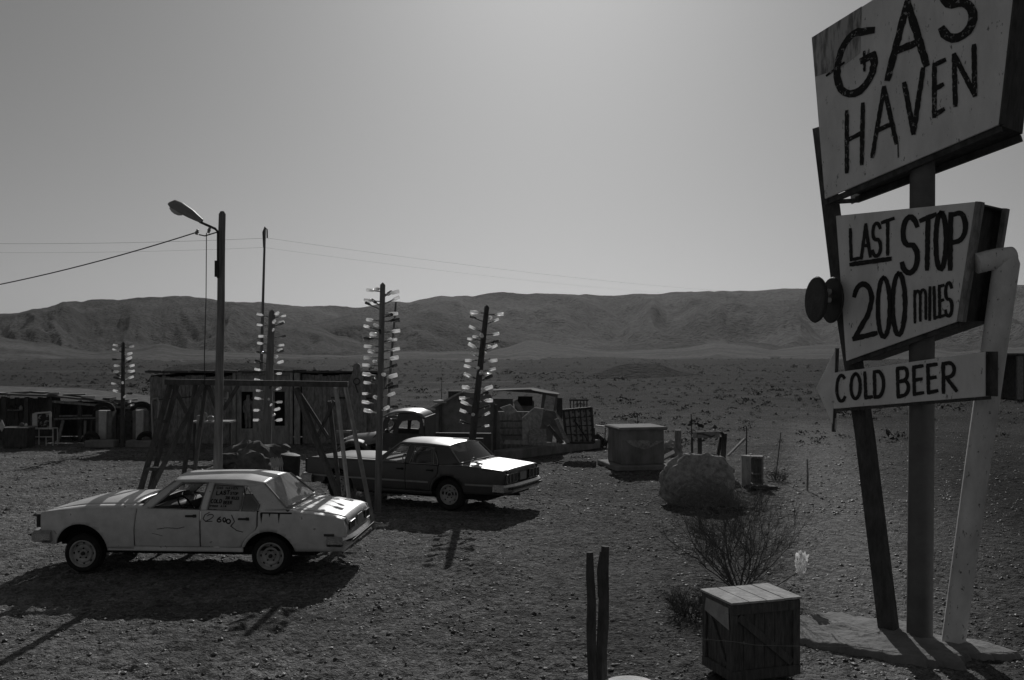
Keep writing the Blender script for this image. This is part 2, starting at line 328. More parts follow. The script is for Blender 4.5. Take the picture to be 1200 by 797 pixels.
def ridge(name, D, D0, crest, m, rough=6, gully=9, nx=520, ny=90, power=1.25, seed=0, back=1.5, gs=10):
    mb = MB(); x0, x1 = crest[0][0], crest[-1][0]; rows = ny + 10
    for j in range(rows + 1):
        t = j / ny
        for i in range(nx + 1):
            px = x0 + (x1 - x0) * i / nx; k = (px - CXP) / F
            zc = CAMZ - (interp(crest, px) - HY) * D / F
            zc += rough * .25 * mnoise.fractal(Vector((px * .03, seed, 1)), 1, 2, 5)
            if t <= 1:
                Y = D0 + (D - D0) * t
                env = math.sin(math.pi * min(1, t)) ** .8
                gl = 1 - abs(mnoise.noise(Vector((px * gs / 1000 + .7 * mnoise.noise(Vector((px * .008, t * 2, seed))) + t * .6, t * .9, seed)))) * 2
                gl2 = 1 - abs(mnoise.noise(Vector((px * gs / 260 + t * 1.2, t * 2.2, seed + 4)))) * 2
                f2 = mnoise.fractal(Vector((px * .014, t * 3, seed + 9)), 1.1, 2, 5)
                z = -2 + (zc + 2) * t ** power + env * (gully * (gl - .6) + gully * .22 * (gl2 - .6) + rough * f2 + rough * .13 * (1 - t * .6) * (1 - 2.2 * abs(mnoise.noise(Vector((px * .09 + t * 2, t * 7, seed + 2))))) + rough * .07 * mnoise.fractal(Vector((px * .3, t * 22, seed)), .9, 2, 3)) * min(1, zc / 30 + .1)
                z = min(z, -2 + (zc + 2) * (t ** .72))
            else:
                Y = D + (D - D0) * (t - 1) * back * 4; z = zc - (zc + 4) * min(1, (t - 1) * ny / 10) ** 1.5
            mb.v.append(Vector((k * Y, Y, z)))
    n = nx + 1
    for j in range(rows):
        for i in range(nx): mb.f.append((j * n + i, j * n + i + 1, (j + 1) * n + i + 1, (j + 1) * n + i))
    o = mb.build(name, m, smooth=True, angle=60); tag(o, kind="structure"); return o
HM1 = hill_mat("far_hill_rock", .135, .06, 9, .008); HM2 = hill_mat("near_hill_rock", .105, .04, 7, .012); HM3 = hill_mat("dark_lava_rock", .035, .018, 1, .05)
ridge("hills", 1700, 900, [(-250, 372), (100, 366), (240, 356), (300, 354), (330, 357), (370, 359), (430, 359), (470, 353), (520, 348), (560, 345), (600, 343), (640, 344), (700, 346), (760, 345), (800, 342), (850, 341), (890, 340), (940, 338), (1000, 338), (1100, 336), (1200, 334), (1350, 345), (1500, 360)], HM1, rough=14, gully=26, seed=2, power=1.15)
ridge("hills", 1050, 520, [(-300, 400), (-100, 385), (0, 368), (30, 364), (50, 361), (75, 355), (95, 354), (110, 350), (135, 351), (160, 349), (200, 347), (240, 349), (270, 354), (310, 360), (350, 376), (400, 392), (450, 405), (520, 413)], HM2, rough=9, gully=16, seed=11, power=1.2)
ridge("hills", 1120, 800, [(250, 412), (300, 405), (340, 394), (365, 380), (385, 375), (400, 371), (420, 368), (450, 371), (475, 369), (500, 366), (530, 369), (560, 376), (600, 389), (650, 402), (720, 411)], HM2, rough=9, gully=14, seed=5, power=1.0)
ridge("hills", 900, 640, [(560, 420), (640, 414), (700, 408), (760, 404), (800, 402), (830, 406), (870, 400), (930, 406), (1000, 401), (1080, 398), (1140, 404), (1230, 396), (1350, 404), (1450, 414)], HM2, rough=6, gully=10, seed=31, power=1.1)
FM = hill_mat("pale_fan_gravel", .12, .055, .6, .02)
ridge("foothills", 640, 215, [(540, 423), (590, 408), (620, 399), (660, 404), (700, 410), (740, 411), (790, 409), (840, 401), (870, 405), (905, 410), (960, 404), (1040, 402), (1120, 412), (1200, 407), (1300, 410), (1450, 420)], FM, rough=2.2, gully=2.0, seed=41, power=1.7, gs=14)
ridge("foothills", 500, 200, [(-300, 418), (-100, 400), (0, 395), (50, 402), (110, 412), (160, 408), (190, 403), (230, 410), (270, 413), (330, 415), (400, 417), (470, 413), (540, 411), (600, 416), (680, 423)], FM, rough=2.2, gully=2.0, seed=47, power=1.7, gs=14)
ridge("rocky_rise", 128, 104, [(640, 449), (676, 446), (700, 437), (715, 431), (735, 426), (752, 425), (770, 427), (785, 432), (800, 436), (830, 441), (870, 447)], HM3, rough=.8, gully=.9, nx=160, ny=24, seed=8, gs=160, power=.9)
ridge("rocky_rise", 155, 128, [(165, 440), (185, 435), (200, 430), (230, 426), (260, 424.5), (300, 425), (340, 430), (380, 434), (410, 440)], HM3, rough=.8, gully=.9, nx=160, ny=24, seed=15, gs=160, power=.9)

# thin dusty air over the plain
HZ = MB(); HZ.box((0, 0, 74), (4760, 4760, 158)); hm = bpy.data.materials.new("dusty_air"); hm.use_nodes = True; t_ = hm.node_tree
t_.nodes.remove(t_.nodes["Principled BSDF"]); pv = t_.nodes.new("ShaderNodeVolumePrincipled"); pv.inputs["Color"].default_value = g3(.9); pv.inputs["Density"].default_value = .00006; pv.inputs["Anisotropy"].default_value = .3
t_.links.new(pv.outputs[0], [n for n in t_.nodes if n.type == 'OUTPUT_MATERIAL'][0].inputs["Volume"])
tag(HZ.build("haze", hm), kind="stuff")

# ------------------------------------------------------------------ lettering: brush strokes in a unit square (x right, y up)
def arc(cx, cy, rx, ry, a0, a1, n=10): return [(cx + rx * math.cos(R(a0 + (a1 - a0) * i / n)), cy + ry * math.sin(R(a0 + (a1 - a0) * i / n))) for i in range(n + 1)]
GL = {
 'A': [[(0, 0), (.5, 1)], [(.5, 1), (1, 0)], [(.2, .36), (.8, .36)]],
 'B': [[(.05, 0), (.05, 1)], [(.05, 1), (.55, .98)] + arc(.6, .76, .32, .22, 90, -90, 8) + [(.1, .53)], [(.1, .53), (.6, .52)] + arc(.6, .27, .38, .26, 90, -90, 8) + [(.05, 0)]],
 'C': [arc(.55, .5, .52, .5, 50, 312, 16)],
 'D': [[(.05, 0), (.05, 1)], [(.05, 1), (.4, 1)] + arc(.4, .5, .58, .5, 90, -90, 12) + [(.05, 0)]],
 'E': [[(.05, 0), (.05, 1)], [(.05, .98), (1, .98)], [(.05, .52), (.85, .52)], [(.05, .02), (1, .02)]],
 'F': [[(.05, 0), (.05, 1)], [(.05, .98), (1, .98)], [(.05, .52), (.8, .52)]],
 'G': [[(.98, .92)] + arc(.52, .5, .5, .49, 70, 345, 18) + [(.98, .52)], [(.98, .52), (.7, .5)]],
 'H': [[(.03, 0), (.03, 1)], [(.97, 0), (.97, 1)], [(.03, .52), (.97, .52)]],
 'I': [[(.5, 0), (.5, 1)]],
 'L': [[(.06, 1), (.06, 0)], [(.06, .02), (1, .02)]],
 'M': [[(.03, 0), (.03, 1)], [(.03, 1), (.5, .3)], [(.5, .3), (.97, 1)], [(.97, 1), (.97, 0)]],
 'm': [[(.03, 0), (.03, 1)], [(.03, .8)] + arc(.27, .78, .23, .2, 150, 0, 7) + [(.5, 0)], [(.5, .8)] + arc(.74, .78, .23, .2, 150, 0, 7) + [(.97, 0)]],
 'N': [[(.03, 0), (.03, 1)], [(.03, 1), (.97, 0)], [(.97, 0), (.97, 1)]],
 'O': [arc(.5, .5, .5, .5, 90, 455, 20)], '0': [arc(.5, .5, .5, .5, 90, 455, 20)],
 'P': [[(.05, 0), (.05, 1)], [(.05, .98), (.5, .99)] + arc(.55, .73, .43, .26, 90, -90, 9) + [(.05, .47)]],
 'R': [[(.05, 0), (.05, 1)], [(.05, .98), (.5, .99)] + arc(.55, .75, .4, .24, 90, -90, 9) + [(.1, .5)], [(.3, .5), (1, 0)]],
 'S': [arc(.52, .74, .44, .25, 20, 250, 12) + [(.55, .5)] + arc(.5, .26, .46, .25, 65, -165, 12)],
 'T': [[(0, .97), (1, 1)], [(.5, 1), (.5, 0)]],
 'U': [[(.05, 1), (.05, .3)] + arc(.5, .3, .45, .3, 180, 360, 8) + [(.95, 1)]],
 'V': [[(0, 1), (.5, 0)], [(.5, 0), (1, 1)]],
 'K': [[(.05, 0), (.05, 1)], [(.9, 1), (.08, .45)], [(.3, .6), (1, 0)]],
 '1': [[(.3, .75), (.6, 1), (.5, 0)]], ',': [[(.6, .2), (.3, -.15)]],
 '2': [arc(.48, .74, .45, .26, 165, -20, 10) + [(.7, .42), (.05, .03)], [(.02, .02), (1, .05)]],
 '6': [[(.8, 1), (.3, .7), (.06, .35)] + arc(.5, .28, .44, .28, 180, 540, 16)],
 '(': [[(.8, 1), (.3, .75), (.2, .3), (.7, 0)]], ')': [[(.2, 1), (.7, .7), (.8, .3), (.3, 0)]],
 '_': [[(0, .5), (1, .5)]],
}
def stroke(mb, pts, mapf, wd, lift, jit=.12, rng=random):
    """pts in the surface's own 2D coordinates (metres); mapf(x, y, lift) gives the 3D point"""
    d = [pts[0]]
    for a, b in zip(pts, pts[1:]):
        L_ = math.hypot(b[0] - a[0], b[1] - a[1]); n = max(1, int(L_ / (wd * .5)))
        for i in range(1, n + 1): d.append((a[0] + (b[0] - a[0]) * i / n, a[1] + (b[1] - a[1]) * i / n))
    if len(d) < 2: return
    a, b = Vector(d[0]), Vector(d[1]); d[0] = tuple(a - (b - a).normalized() * wd * .35)
    a, b = Vector(d[-1]), Vector(d[-2]); d[-1] = tuple(a - (b - a).normalized() * wd * .35)
    Lp, Rp = [], []
    for i, p in enumerate(d):
        q0, q1 = Vector(d[max(i - 1, 0)]), Vector(d[min(i + 1, len(d) - 1)]); t = (q1 - q0)
        t = t.normalized() if t.length > 1e-9 else Vector((1, 0)); n = Vector((-t.y, t.x))
        e = .8 if i in (0, len(d) - 1) else 1
        Lp.append(Vector(p) + n * wd * .5 * e * (1 + rng.uniform(-jit, jit))); Rp.append(Vector(p) - n * wd * .5 * e * (1 + rng.uniform(-jit, jit)))
    vs = []; th = .0012
    for l, r in zip(Lp, Rp): vs += [mapf(l.x, l.y, lift), mapf(r.x, r.y, lift)]
    mb.add(vs, [(2 * i, 2 * i + 1, 2 * i + 3, 2 * i + 2) for i in range(len(d) - 1)])
def glyph(mb, ch, quad, mapf, wd, lift, jit=.12):
    """quad: TL, TR, BR, BL in surface coordinates"""
    TL, TR, BR, BL = [Vector(q) for q in quad]
    for k, st in enumerate(GL[ch]):
        pts = []
        for x, y in st:
            p = (BL * (1 - x) + BR * x) * (1 - y) + (TL * (1 - x) + TR * x) * y; pts.append((p.x, p.y))
        stroke(mb, pts, mapf, wd, lift + .0004 * k, jit)

# ------------------------------------------------------------------ cars
def clip_cell(poly, x0, y0, x1, y1):
    def cl(ps, ins, cut):
        out = []
        for i, p in enumerate(ps):
            q = ps[i - 1]
            if ins(p):
                if not ins(q): out.append(cut(q, p))
                out.append(p)
            elif ins(q): out.append(cut(q, p))
        return out
    def cx(c): return lambda a, b: (c, a[1] + (b[1] - a[1]) * (c - a[0]) / (b[0] - a[0]))
    def cy(c): return lambda a, b: (a[0] + (b[0] - a[0]) * (c - a[1]) / (b[1] - a[1]), c)
    for ins, cut in ((lambda p: p[0] >= x0, cx(x0)), (lambda p: p[0] <= x1, cx(x1)), (lambda p: p[1] >= y0, cy(y0)), (lambda p: p[1] <= y1, cy(y1))):
        poly = cl(poly, ins, cut)
        if len(poly) < 3: return []
    return poly
def panel(mb, poly, f, cx=.07, cy=.07):
    xs = [p[0] for p in poly]; ys = [p[1] for p in poly]
    for i in range(math.floor(min(xs) / cx), math.floor(max(xs) / cx) + 1):
        for j in range(math.floor(min(ys) / cy), math.floor(max(ys) / cy) + 1):
            c = clip_cell(poly, i * cx, j * cy, (i + 1) * cx, (j + 1) * cy)
            q = []
            for p in c:
                if not q or math.hypot(p[0] - q[-1][0], p[1] - q[-1][1]) > 1e-5: q.append(p)
            if len(q) > 2 and math.hypot(q[0][0] - q[-1][0], q[0][1] - q[-1][1]) < 1e-5: q.pop()
            if len(q) > 2:
                ar = sum(a[0] * b[1] - b[0] * a[1] for a, b in zip(q, q[1:] + q[:1]))
                if abs(ar) > 1e-7: mb.add([f(*p) for p in q], [tuple(range(len(q)))])
def arcpts(u, z, r, a0, a1, n=16, rz=1): return [(u + r * math.cos(R(a0 + (a1 - a0) * i / n)), z + r * rz * math.sin(R(a0 + (a1 - a0) * i / n))) for i in range(n + 1)]
def ss(x): x = min(1, max(0, x)); return x * x * (3 - 2 * x)
def lerp(pts, x):
    if x <= pts[0][0]: return pts[0][1]
    for (a, b), (c, d) in zip(pts, pts[1:]):
        if x <= c: return b + (d - b) * (x - a) / (c - a)
    return pts[-1][1]

class Sedan:
    def __init__(s, name, label, E, th, H, paint, top, W):
        s.root = thing(name, label, "car", (E[0], E[1], 0), -th); s.E = Vector((E[0], E[1])); s.a = (math.cos(th), -math.sin(th)); s.b = (math.sin(th), math.cos(th))
        s.paint = paint; s.top = top; s.W = W; s.H = H
    def uz(s, px, py, v):            # a photo pixel on the car's own lengthwise plane at side distance v
        k = (px - CXP) / F; x0 = s.E.x + s.b[0] * v; y0 = s.E.y + s.b[1] * v
        u = (k * y0 - x0) / (s.a[0] - k * s.a[1]); Y = y0 + s.a[1] * u
        return (u, CAMZ - (py - HY) * Y / F)
    def taper(s, u): return 1 - .1 * (1 - ss(u / .8)) - .07 * (1 - ss((s.L - u) / .8))
    def side(s, u, z, sgn=-1, off=0): return Vector((u, sgn * (lerp(s.wprof, z) * s.taper(u) + off + .007 * mnoise.noise(Vector((u * 2.2, z * 3.5, s.W * 7 + sgn)))), z))
    def ghw(s, z, u):
        t = (z - s.zb) / (s.zr - s.zb); t2 = max(0, min(1, t)); return (s.wb + (s.wr - s.wb) * t2) * s.taper(u) ** .5 + .02 * math.sin(math.pi * t2)
    def gh(s, u, z, sgn=-1, off=0): return Vector((u, sgn * (s.ghw(z, u) + off), z))
    def part(s, mb, name, m, parent=None, smooth=True, angle=40, weld=True, solid=0, bevel=0):
        return mb.build(name, m, parent or s.root, local=True, smooth=smooth, angle=angle, weld=weld, solid=solid, bevel=bevel, center=(s.L / 2, 0, .6) if solid else None)

def build_sedan(C, Q):
    """C Sedan with frame, Q dict of profile points in local (u, z)"""
    L = C.L; zs = Q['zsill']; g = .011; paint, top = C.paint, C.top
    uf, ur = Q['uf'], Q['ur']; za_f, za_r, ra = Q['zaf'], Q['zar'], Q['ra']
    ud1, ud2, ud3 = Q['ud1'], Q['ud2'], Q['ud3']; zb = C.zb
    tops = Q['tops']                                    # shoulder line z(u)
    T = lambda u: lerp(tops, u)
    def topline(u0, u1, n=10): return [(u0 + (u1 - u0) * i / n, T(u0 + (u1 - u0) * i / n)) for i in range(n + 1)]
    def arch(u, z, r, zlow, left=True):
        a = math.degrees(math.asin(max(-1, min(1, (zlow - z) / r)))); return arcpts(u, z, r, 180 - a, a, 18)   # from rear-less side: left to right over the top
    fr, rr = Q['u0'], Q['u1']
    for sg in (-1, 1):
        S = lambda u, z: C.side(u, z, sg)
        # front fender
        af = arch(uf, za_f, ra, zs + .03); zlow = Q['zval']
        af = [(uf - math.sqrt(max(0, ra * ra - (zlow - za_f) ** 2)), zlow)] + [p for p in af if p[0] > uf - ra + .0 and not (p[0] < uf and p[1] < zlow)]
        poly = [(fr, zlow)] + af + [(ud1 - g, zs + .03), (ud1 - .005, zs + .3), (ud1 + Q.get('dslant', .02), T(ud1) - .0)] + topline(ud1, fr, 12)[1:]
        mb = MB(); panel(mb, poly, S); C.part(mb, 'fender', paint, solid=.02)
        # doors
        dz = zs + .075
        poly = [(ud1 + g, dz), (ud2 - g, dz), (ud2 - g, zs + .35), (ud2 - g, T(ud2))] + topline(ud2 - g, ud1 + Q.get('dslant', .02) + g, 6)[1:] + [(ud1 + g, zs + .3)]
        mb = MB(); panel(mb, poly, S); d1 = C.part(mb, 'door', paint, solid=.03)
        ao = arcpts(ur, za_r, ra + .05, 180, 90, 10); ao = [p for p in ao if p[0] < ud3 - .03 and p[1] > dz]
        zc = max(p[1] for p in ao) + .02
        lowl = (ur - math.sqrt(max(.0, (ra + .05) ** 2 - (dz - za_r) ** 2)), dz)
        poly = [(ud2 + g, dz), lowl] + ao + [(ud3 - g, zc + .05), (ud3 - g, T(ud3))] + topline(ud3 - g, ud2 + g, 6)[1:]
        mb = MB(); panel(mb, poly, S); d2 = C.part(mb, 'door', paint, solid=.03)
        # rocker
        poly = [(uf + math.sqrt(max(0, ra * ra - (zs - za_f) ** 2)), zs), (ur - math.sqrt(max(0, ra * ra - (zs - za_r) ** 2)) , zs), (ur - math.sqrt(max(0, ra * ra - (zs - za_r) ** 2)), dz - .008), (uf + math.sqrt(max(0, ra * ra - (zs - za_f) ** 2)), dz - .008)]
        mb = MB(); panel(mb, poly, lambda u, z: C.side(u, z, sg, -.006)); C.part(mb, 'rocker_panel', paint, solid=.03)
        # quarter panel
        zq = Q['zq']
        ar = arch(ur, za_r, ra, zq)
        ar = [p for p in ar if not (p[0] < ur and p[1] < dz)]
        ao2 = [(p[0] + .012, p[1] + .012) for p in ao]
        poly = [(ud3 + g, T(ud3))] + topline(ud3 + g, rr, 12)[1:] + Q['rear'] + [(rr - .02, zq)] + ar[::-1] + [(ur - ra, dz), (lowl[0] + .012, dz)] + ao2 + [(ud3 + g, zc + .06)]
        mb = MB(); panel(mb, poly, S); qp = C.part(mb, 'quarter_panel', paint, solid=.02)
        # wheel house
        for uu, zz in ((uf, za_f), (ur, za_r)):
            mb = MB(); pr = arcpts(uu, zz, ra + .02, 12, 168, 16); vs = []
            for u_, z_ in pr: vs += [(u_, sg * (C.W - .10), z_), (u_, sg * (C.W - .42), z_)]
            mb.add(vs, [(2 * i, 2 * i + 1, 2 * i + 3, 2 * i + 2) for i in range(len(pr) - 1)]); mb.add([(u_, sg * (C.W - .42), z_) for u_, z_ in pr], [tuple(range(len(pr)))])
            C.part(mb, 'wheel_house', M['black'])
        # door handles
        for d, (hu, hz) in ((d1, Q['h1']), (d2, Q['h2'])):
            mb = MB(); p = C.side(hu, hz, sg, .012); mb.box(p, (.16, .025, .028)); mb.box(C.side(hu + .055, hz, sg, .004), (.05, .02, .045)); C.part(mb, 'handle', Q['handle_mat'], d, bevel=.004)
        # moulding
        if Q.get('mould'):
            mb = MB(); z = Q['mould']
            for a_, b_ in ((fr + .05, ud1 - .01), (ud1 + .01, ud2 - .01), (ud2 + .01, min(ud3, ur - ra - .06)), (ur + ra + .03, rr - .03)):
                zz = z
                panel(mb, [(a_, zz - .018), (b_, zz - .018), (b_, zz + .018), (a_, zz + .018)], lambda u, z_: C.side(u, z_, sg, .008))
            C.part(mb, 'side_moulding', M['lampgrey'], solid=.01)
        # greenhouse side: rail, pillars, sail
        Gm = lambda u, z: C.gh(u, z, sg)
        A0, A1, Rr, S1 = Q['A0'], Q['A1'], Q['Rr'], Q['S1']           # A-pillar base, roof front, roof rear, sail base rear
        w1, w2, w3 = Q['win1'], Q['win2'], Q['win3']                  # window outlines (u, z)
        rail_z = [lambda u: 0]
        mb = MB(); panel(mb, [A0, (w1[0][0] - .03, w1[0][1] - .012), (w1[1][0] - .02, w1[1][1] + .02), A1], Gm, .05, .05); C.part(mb, 'pillar', paint, solid=.025)
        mb = MB(); panel(mb, [(w1[1][0] - .02, w1[1][1] + .02), (w1[2][0], w1[2][1] + .018), (w2[1][0], w2[1][1] + .018), (w3[1][0] + .02, w3[1][1] + .02), Rr, Q['Rm'], A1], Gm, .05, .05); C.part(mb, 'roof_rail', paint, solid=.025)
        mb = MB(); panel(mb, [(w1[3][0] + .015, zb - .01), (w2[0][0] - .015, zb - .01), (w2[1][0] - .01, w2[1][1] + .018), (w1[2][0] + .01, w1[2][1] + .018)], Gm, .05, .05); C.part(mb, 'pillar', paint, solid=.025)
        mb = MB(); panel(mb, [(w3[-1][0] + .02, zb - .015)] + [S1, Rr, (w3[1][0] + .02, w3[1][1] + .02)] + [(p[0] + .02, p[1]) for p in w3[2:-1]], Gm, .05, .05); C.part(mb, 'pillar', paint, solid=.025)
        # window trims and panes
        for d, wn, gm in ((d1, w1, 'g1'), (d2, w2, 'g2'), (d2, w3, 'g3')):
            mb = MB(); mb.tube([C.gh(u, z, sg, .004) for u, z in wn + wn[:1]], .011, 5); C.part(mb, 'window_frame', Q['trim'], d)
            mb = MB(); mb.tube([C.gh(u * .98 + .02 * sum(p[0] for p in wn) / len(wn), z * .97 + .03 * sum(p[1] for p in wn) / len(wn), sg, .0) for u, z in wn + wn[:1]], .009, 5); C.part(mb, 'window_seal', M['rubbertrim'], d)
            gmat = Q.get(gm, M['glass']) if sg < 0 else M['glass']
            if gmat:
                mb = MB(); panel(mb, wn, lambda u, z: C.gh(u, z, sg, -.014), .08, .08)
                o = C.part(mb, 'window', gmat, d)
                if gm == 'g2' and sg < 0: C.textpane = o
        if sg < 0: C.doors = (d1, d2); C.quarter = qp
    # hood, cowl, deck as one crowned skin each
    def skin(mb, u0, u1, wfun, nu, nv, zf, crown, v0=-1, v1=1):
        vs = []
        for i in range(nu + 1):
            u = u0 + (u1 - u0) * i / nu; hw = wfun(u)
            for j in range(nv + 1):
                k = v0 + (v1 - v0) * j / nv; vs.append(Vector((u, k * hw, zf(u) + crown(u) * (1 - k * k * k * k))))
        mb.add(vs, [(i * (nv + 1) + j, i * (nv + 1) + j + 1, (i + 1) * (nv + 1) + j + 1, (i + 1) * (nv + 1) + j) for i in range(nu) for j in range(nv)])
    sh = lambda u: C.side(u, T(u), 1).y
    cr = Q['crown']
    hood_r = Q['hood_r']
    mb = MB(); skin(mb, fr + .03, hood_r, lambda u: sh(u) * .86, 22, 22, lambda u: T(u) + cr * .48 * ss((u - fr + .1) / .9), lambda u: cr * .52 * ss((u - fr + .25) / 1.0)); C.part(mb, 'hood', top, solid=.012)
    for sg in (-1, 1):
        mb = MB(); vs = []; n = 22
        for i in range(n + 1):
            u = fr + (Q['A0'][0] + .12 - fr) * i / n
            for k, dz_ in ((.868, cr * .48), (.93, cr * .34), (.985, .012), (1, 0)): vs.append(Vector((u, sg * sh(u) * k, T(u) + dz_ * ss((u - fr + .1) / .9))))
        mb.add(vs, [(i * 4 + j, i * 4 + j + 1, (i + 1) * 4 + j + 1, (i + 1) * 4 + j) for i in range(n) for j in range(3)]); C.part(mb, 'fender_top', top, solid=.012)
    # cowl
    mb = MB(); skin(mb, hood_r + .012, Q['A0'][0] + .14, lambda u: sh(u) * .86, 4, 12, lambda u: T(u) + cr * .4, lambda u: cr * .45); C.part(mb, 'cowl', M['rubbertrim'], solid=.01)
    # wipers
    for vv in (-.35, .2):
        mb = MB(); z0 = T(Q['A0'][0]) + cr + .03; mb.tube([(Q['A0'][0] - .02, vv, z0), (Q['A0'][0] + .03, vv + .25, z0 + .03), (Q['A0'][0] + .05, vv + .5, z0 + .035)], .008, 5); C.part(mb, 'wiper', M['black'])
    # deck lid
    d0 = Q['deck0']
    mb = MB(); skin(mb, d0, rr - .01, lambda u: sh(u) * .84, 18, 20, lambda u: T(u) + Q['dcrown'] * .5, lambda u: Q['dcrown'] * .5); 
    n0 = len(mb.v) - 21; lip = [mb.v[n0 + j] for j in range(21)]; k0 = len(mb.v)
    mb.v += [Vector((p.x + Q['liplean'], p.y, p.z - Q['lip'])) for p in lip]; mb.f += [(n0 + j, n0 + j + 1, k0 + j + 1, k0 + j) for j in range(20)]
    C.part(mb, 'trunk_lid', Q.get('deckmat', top), solid=.012, angle=50)
    for sg in (-1, 1):
        mb = MB(); vs = []; n = 22; us = Q['w3end']
        for i in range(n + 1):
            u = us + (rr - us) * i / n
            for k, dz_ in ((.848, Q['dcrown'] * .5), (.92, Q['dcrown'] * .36), (.985, .01), (1, 0)): vs.append(Vector((u, sg * sh(u) * k, T(u) + dz_)))
        mb.add(vs, [(i * 4 + j, i * 4 + j + 1, (i + 1) * 4 + j + 1, (i + 1) * 4 + j) for i in range(n) for j in range(3)]); C.part(mb, 'deck_edge', Q.get('deckmat', top), solid=.012)
    mb = MB(); skin(mb, Q['S1'][0] - .12, d0 - .01, lambda u: sh(u) * .84, 4, 12, lambda u: T(u) + Q['dcrown'] * .42, lambda u: Q['dcrown'] * .5); C.part(mb, 'rear_shelf_panel', Q.get('deckmat', top), solid=.01)
    # roof
    A1, Rr, Rm = Q['A1'], Q['Rr'], Q['Rm']; rc = Q['rcrown']
    edge = [A1, Rm, Rr]
    mb = MB(); u0, u1 = A1[0], Rr[0]; nu, nv = 20, 18; vs = []
    for i in range(nu + 1):
        t = i / nu; u = u0 + (u1 - u0) * t; ze = lerp(edge, u) if Rm[0] < Rr[0] else A1[1] + (Rr[1] - A1[1]) * t
        hw = C.ghw(ze, u) + .004
        for j in range(nv + 1):
            k = -1 + 2 * j / nv; bow = .07 * (1 - k * k) * (-(1 - t) + t * .5)
            vs.append(Vector((u + bow, k * hw, ze + rc * (1 - abs(k) ** 2.6) * (.75 + .25 * math.sin(math.pi * t)))))
    mb.add(vs, [(i * (nv + 1) + j, i * (nv + 1) + j + 1, (i + 1) * (nv + 1) + j + 1, (i + 1) * (nv + 1) + j) for i in range(nu) for j in range(nv)]); C.part(mb, 'roof', Q.get('roofmat', top), solid=.02)
    rows0 = vs[:nv + 1]; rows1 = vs[-(nv + 1):]
    # windscreens
    A0, S1 = Q['A0'], Q['S1']
    def screen(row, ub, zb_, m, name, hwb, bowb):
        mb = MB(); n = len(row) - 1; out = []
        for i in range(9):
            t = i / 8
            for j, p in enumerate(row):
                k = -1 + 2 * j / n; q = Vector((ub + bowb * (1 - k * k), k * hwb, zb_ + .02 * (1 - k * k)))
                out.append(p * (1 - t) + q * t + Vector((0, 0, -.012)))
        mb.add(out, [(i * (n + 1) + j, i * (n + 1) + j + 1, (i + 1) * (n + 1) + j + 1, (i + 1) * (n + 1) + j) for i in range(8) for j in range(n)])
        o = C.part(mb, name, m)
        mb = MB(); mb.tube([row[0] + Vector((0, 0, .006))] + [out[8 * (n + 1)] + Vector((0, 0, .02))] + [out[8 * (n + 1) + j] + Vector((0, 0, .02)) for j in range(1, n + 1)] + [row[-1] + Vector((0, 0, .006))], .014, 6); C.part(mb, 'windscreen_trim', Q['trim'])
        return o
    C.wind = screen(rows0, A0[0] + .02, A0[1] + .01, M['glass'], 'windscreen', C.ghw(A0[1], A0[0]) - .01, -.12)
    C.rwin = screen(rows1, S1[0], S1[1] + .01, Q.get('rearglass', M['glass']), 'rear_window', C.ghw(S1[1], S1[0]) - .01, .07)
    # tail
    rp = Q['rear']; zt = T(rr) - Q['lip'] - .005; ut = rr + Q['liplean']
    tw = C.side(rr, T(rr), 1).y
    mb = MB(); rz = Q['zq']; 
    ztop = T(rr) - .004
    mb.prism([(ut - .02, -tw * .98, zt), (ut - .02, tw * .98, zt), (rr - .03, tw * .98, ztop), (rr - .03, -tw * .98, ztop)], (-.03, 0, 0))
    mb.prism([(ut - .01, -tw * .98, Q['ztail']), (ut - .01, tw * .98, Q['ztail']), (ut - .02, tw * .98, zt), (ut - .02, -tw * .98, zt)], (-.03, 0, 0)); 
    mb.prism([(ut - .06, -tw * .96, rz), (ut - .06, tw * .96, rz), (ut - .01, tw * .98, Q['ztail']), (ut - .01, -tw * .98, Q['ztail'])], (-.03, 0, 0)); C.part(mb, 'tail_panel', paint)
    for sg in (-1, 1):
        zl0, zl1 = Q['tl']; ya, yb = Q['tly']
        mb = MB(); mb.box((ut - .004, sg * (ya + yb) / 2, (zl0 + zl1) / 2), (.035, yb - ya, zl1 - zl0)); o = C.part(mb, 'tail_light', M['lens'], bevel=.006)
        mb = MB(); c = [(ut + .016, sg * y_, z_) for y_, z_ in ((ya, zl0), (yb, zl0), (yb, zl1), (ya, zl1), (ya, zl0))]; mb.tube(c, .006, 5); C.part(mb, 'tail_light_rim', M['steel'], o)
        if Q.get('tl_div'):
            for f_ in (.38, .7):
                mb = MB(); mb.box((ut + .008, sg * (ya + (yb - ya) * f_), (zl0 + zl1) / 2), (.03, .02, zl1 - zl0)); C.part(mb, 'tail_light_divider', M['lampgrey'], o)
    mb = MB(); mb.box((ut + .005, 0, (Q['tl'][0] + Q['tl'][1]) / 2), (.012, .31, .16)); C.part(mb, 'licence_plate', Q.get('plate', M['lampgrey']))
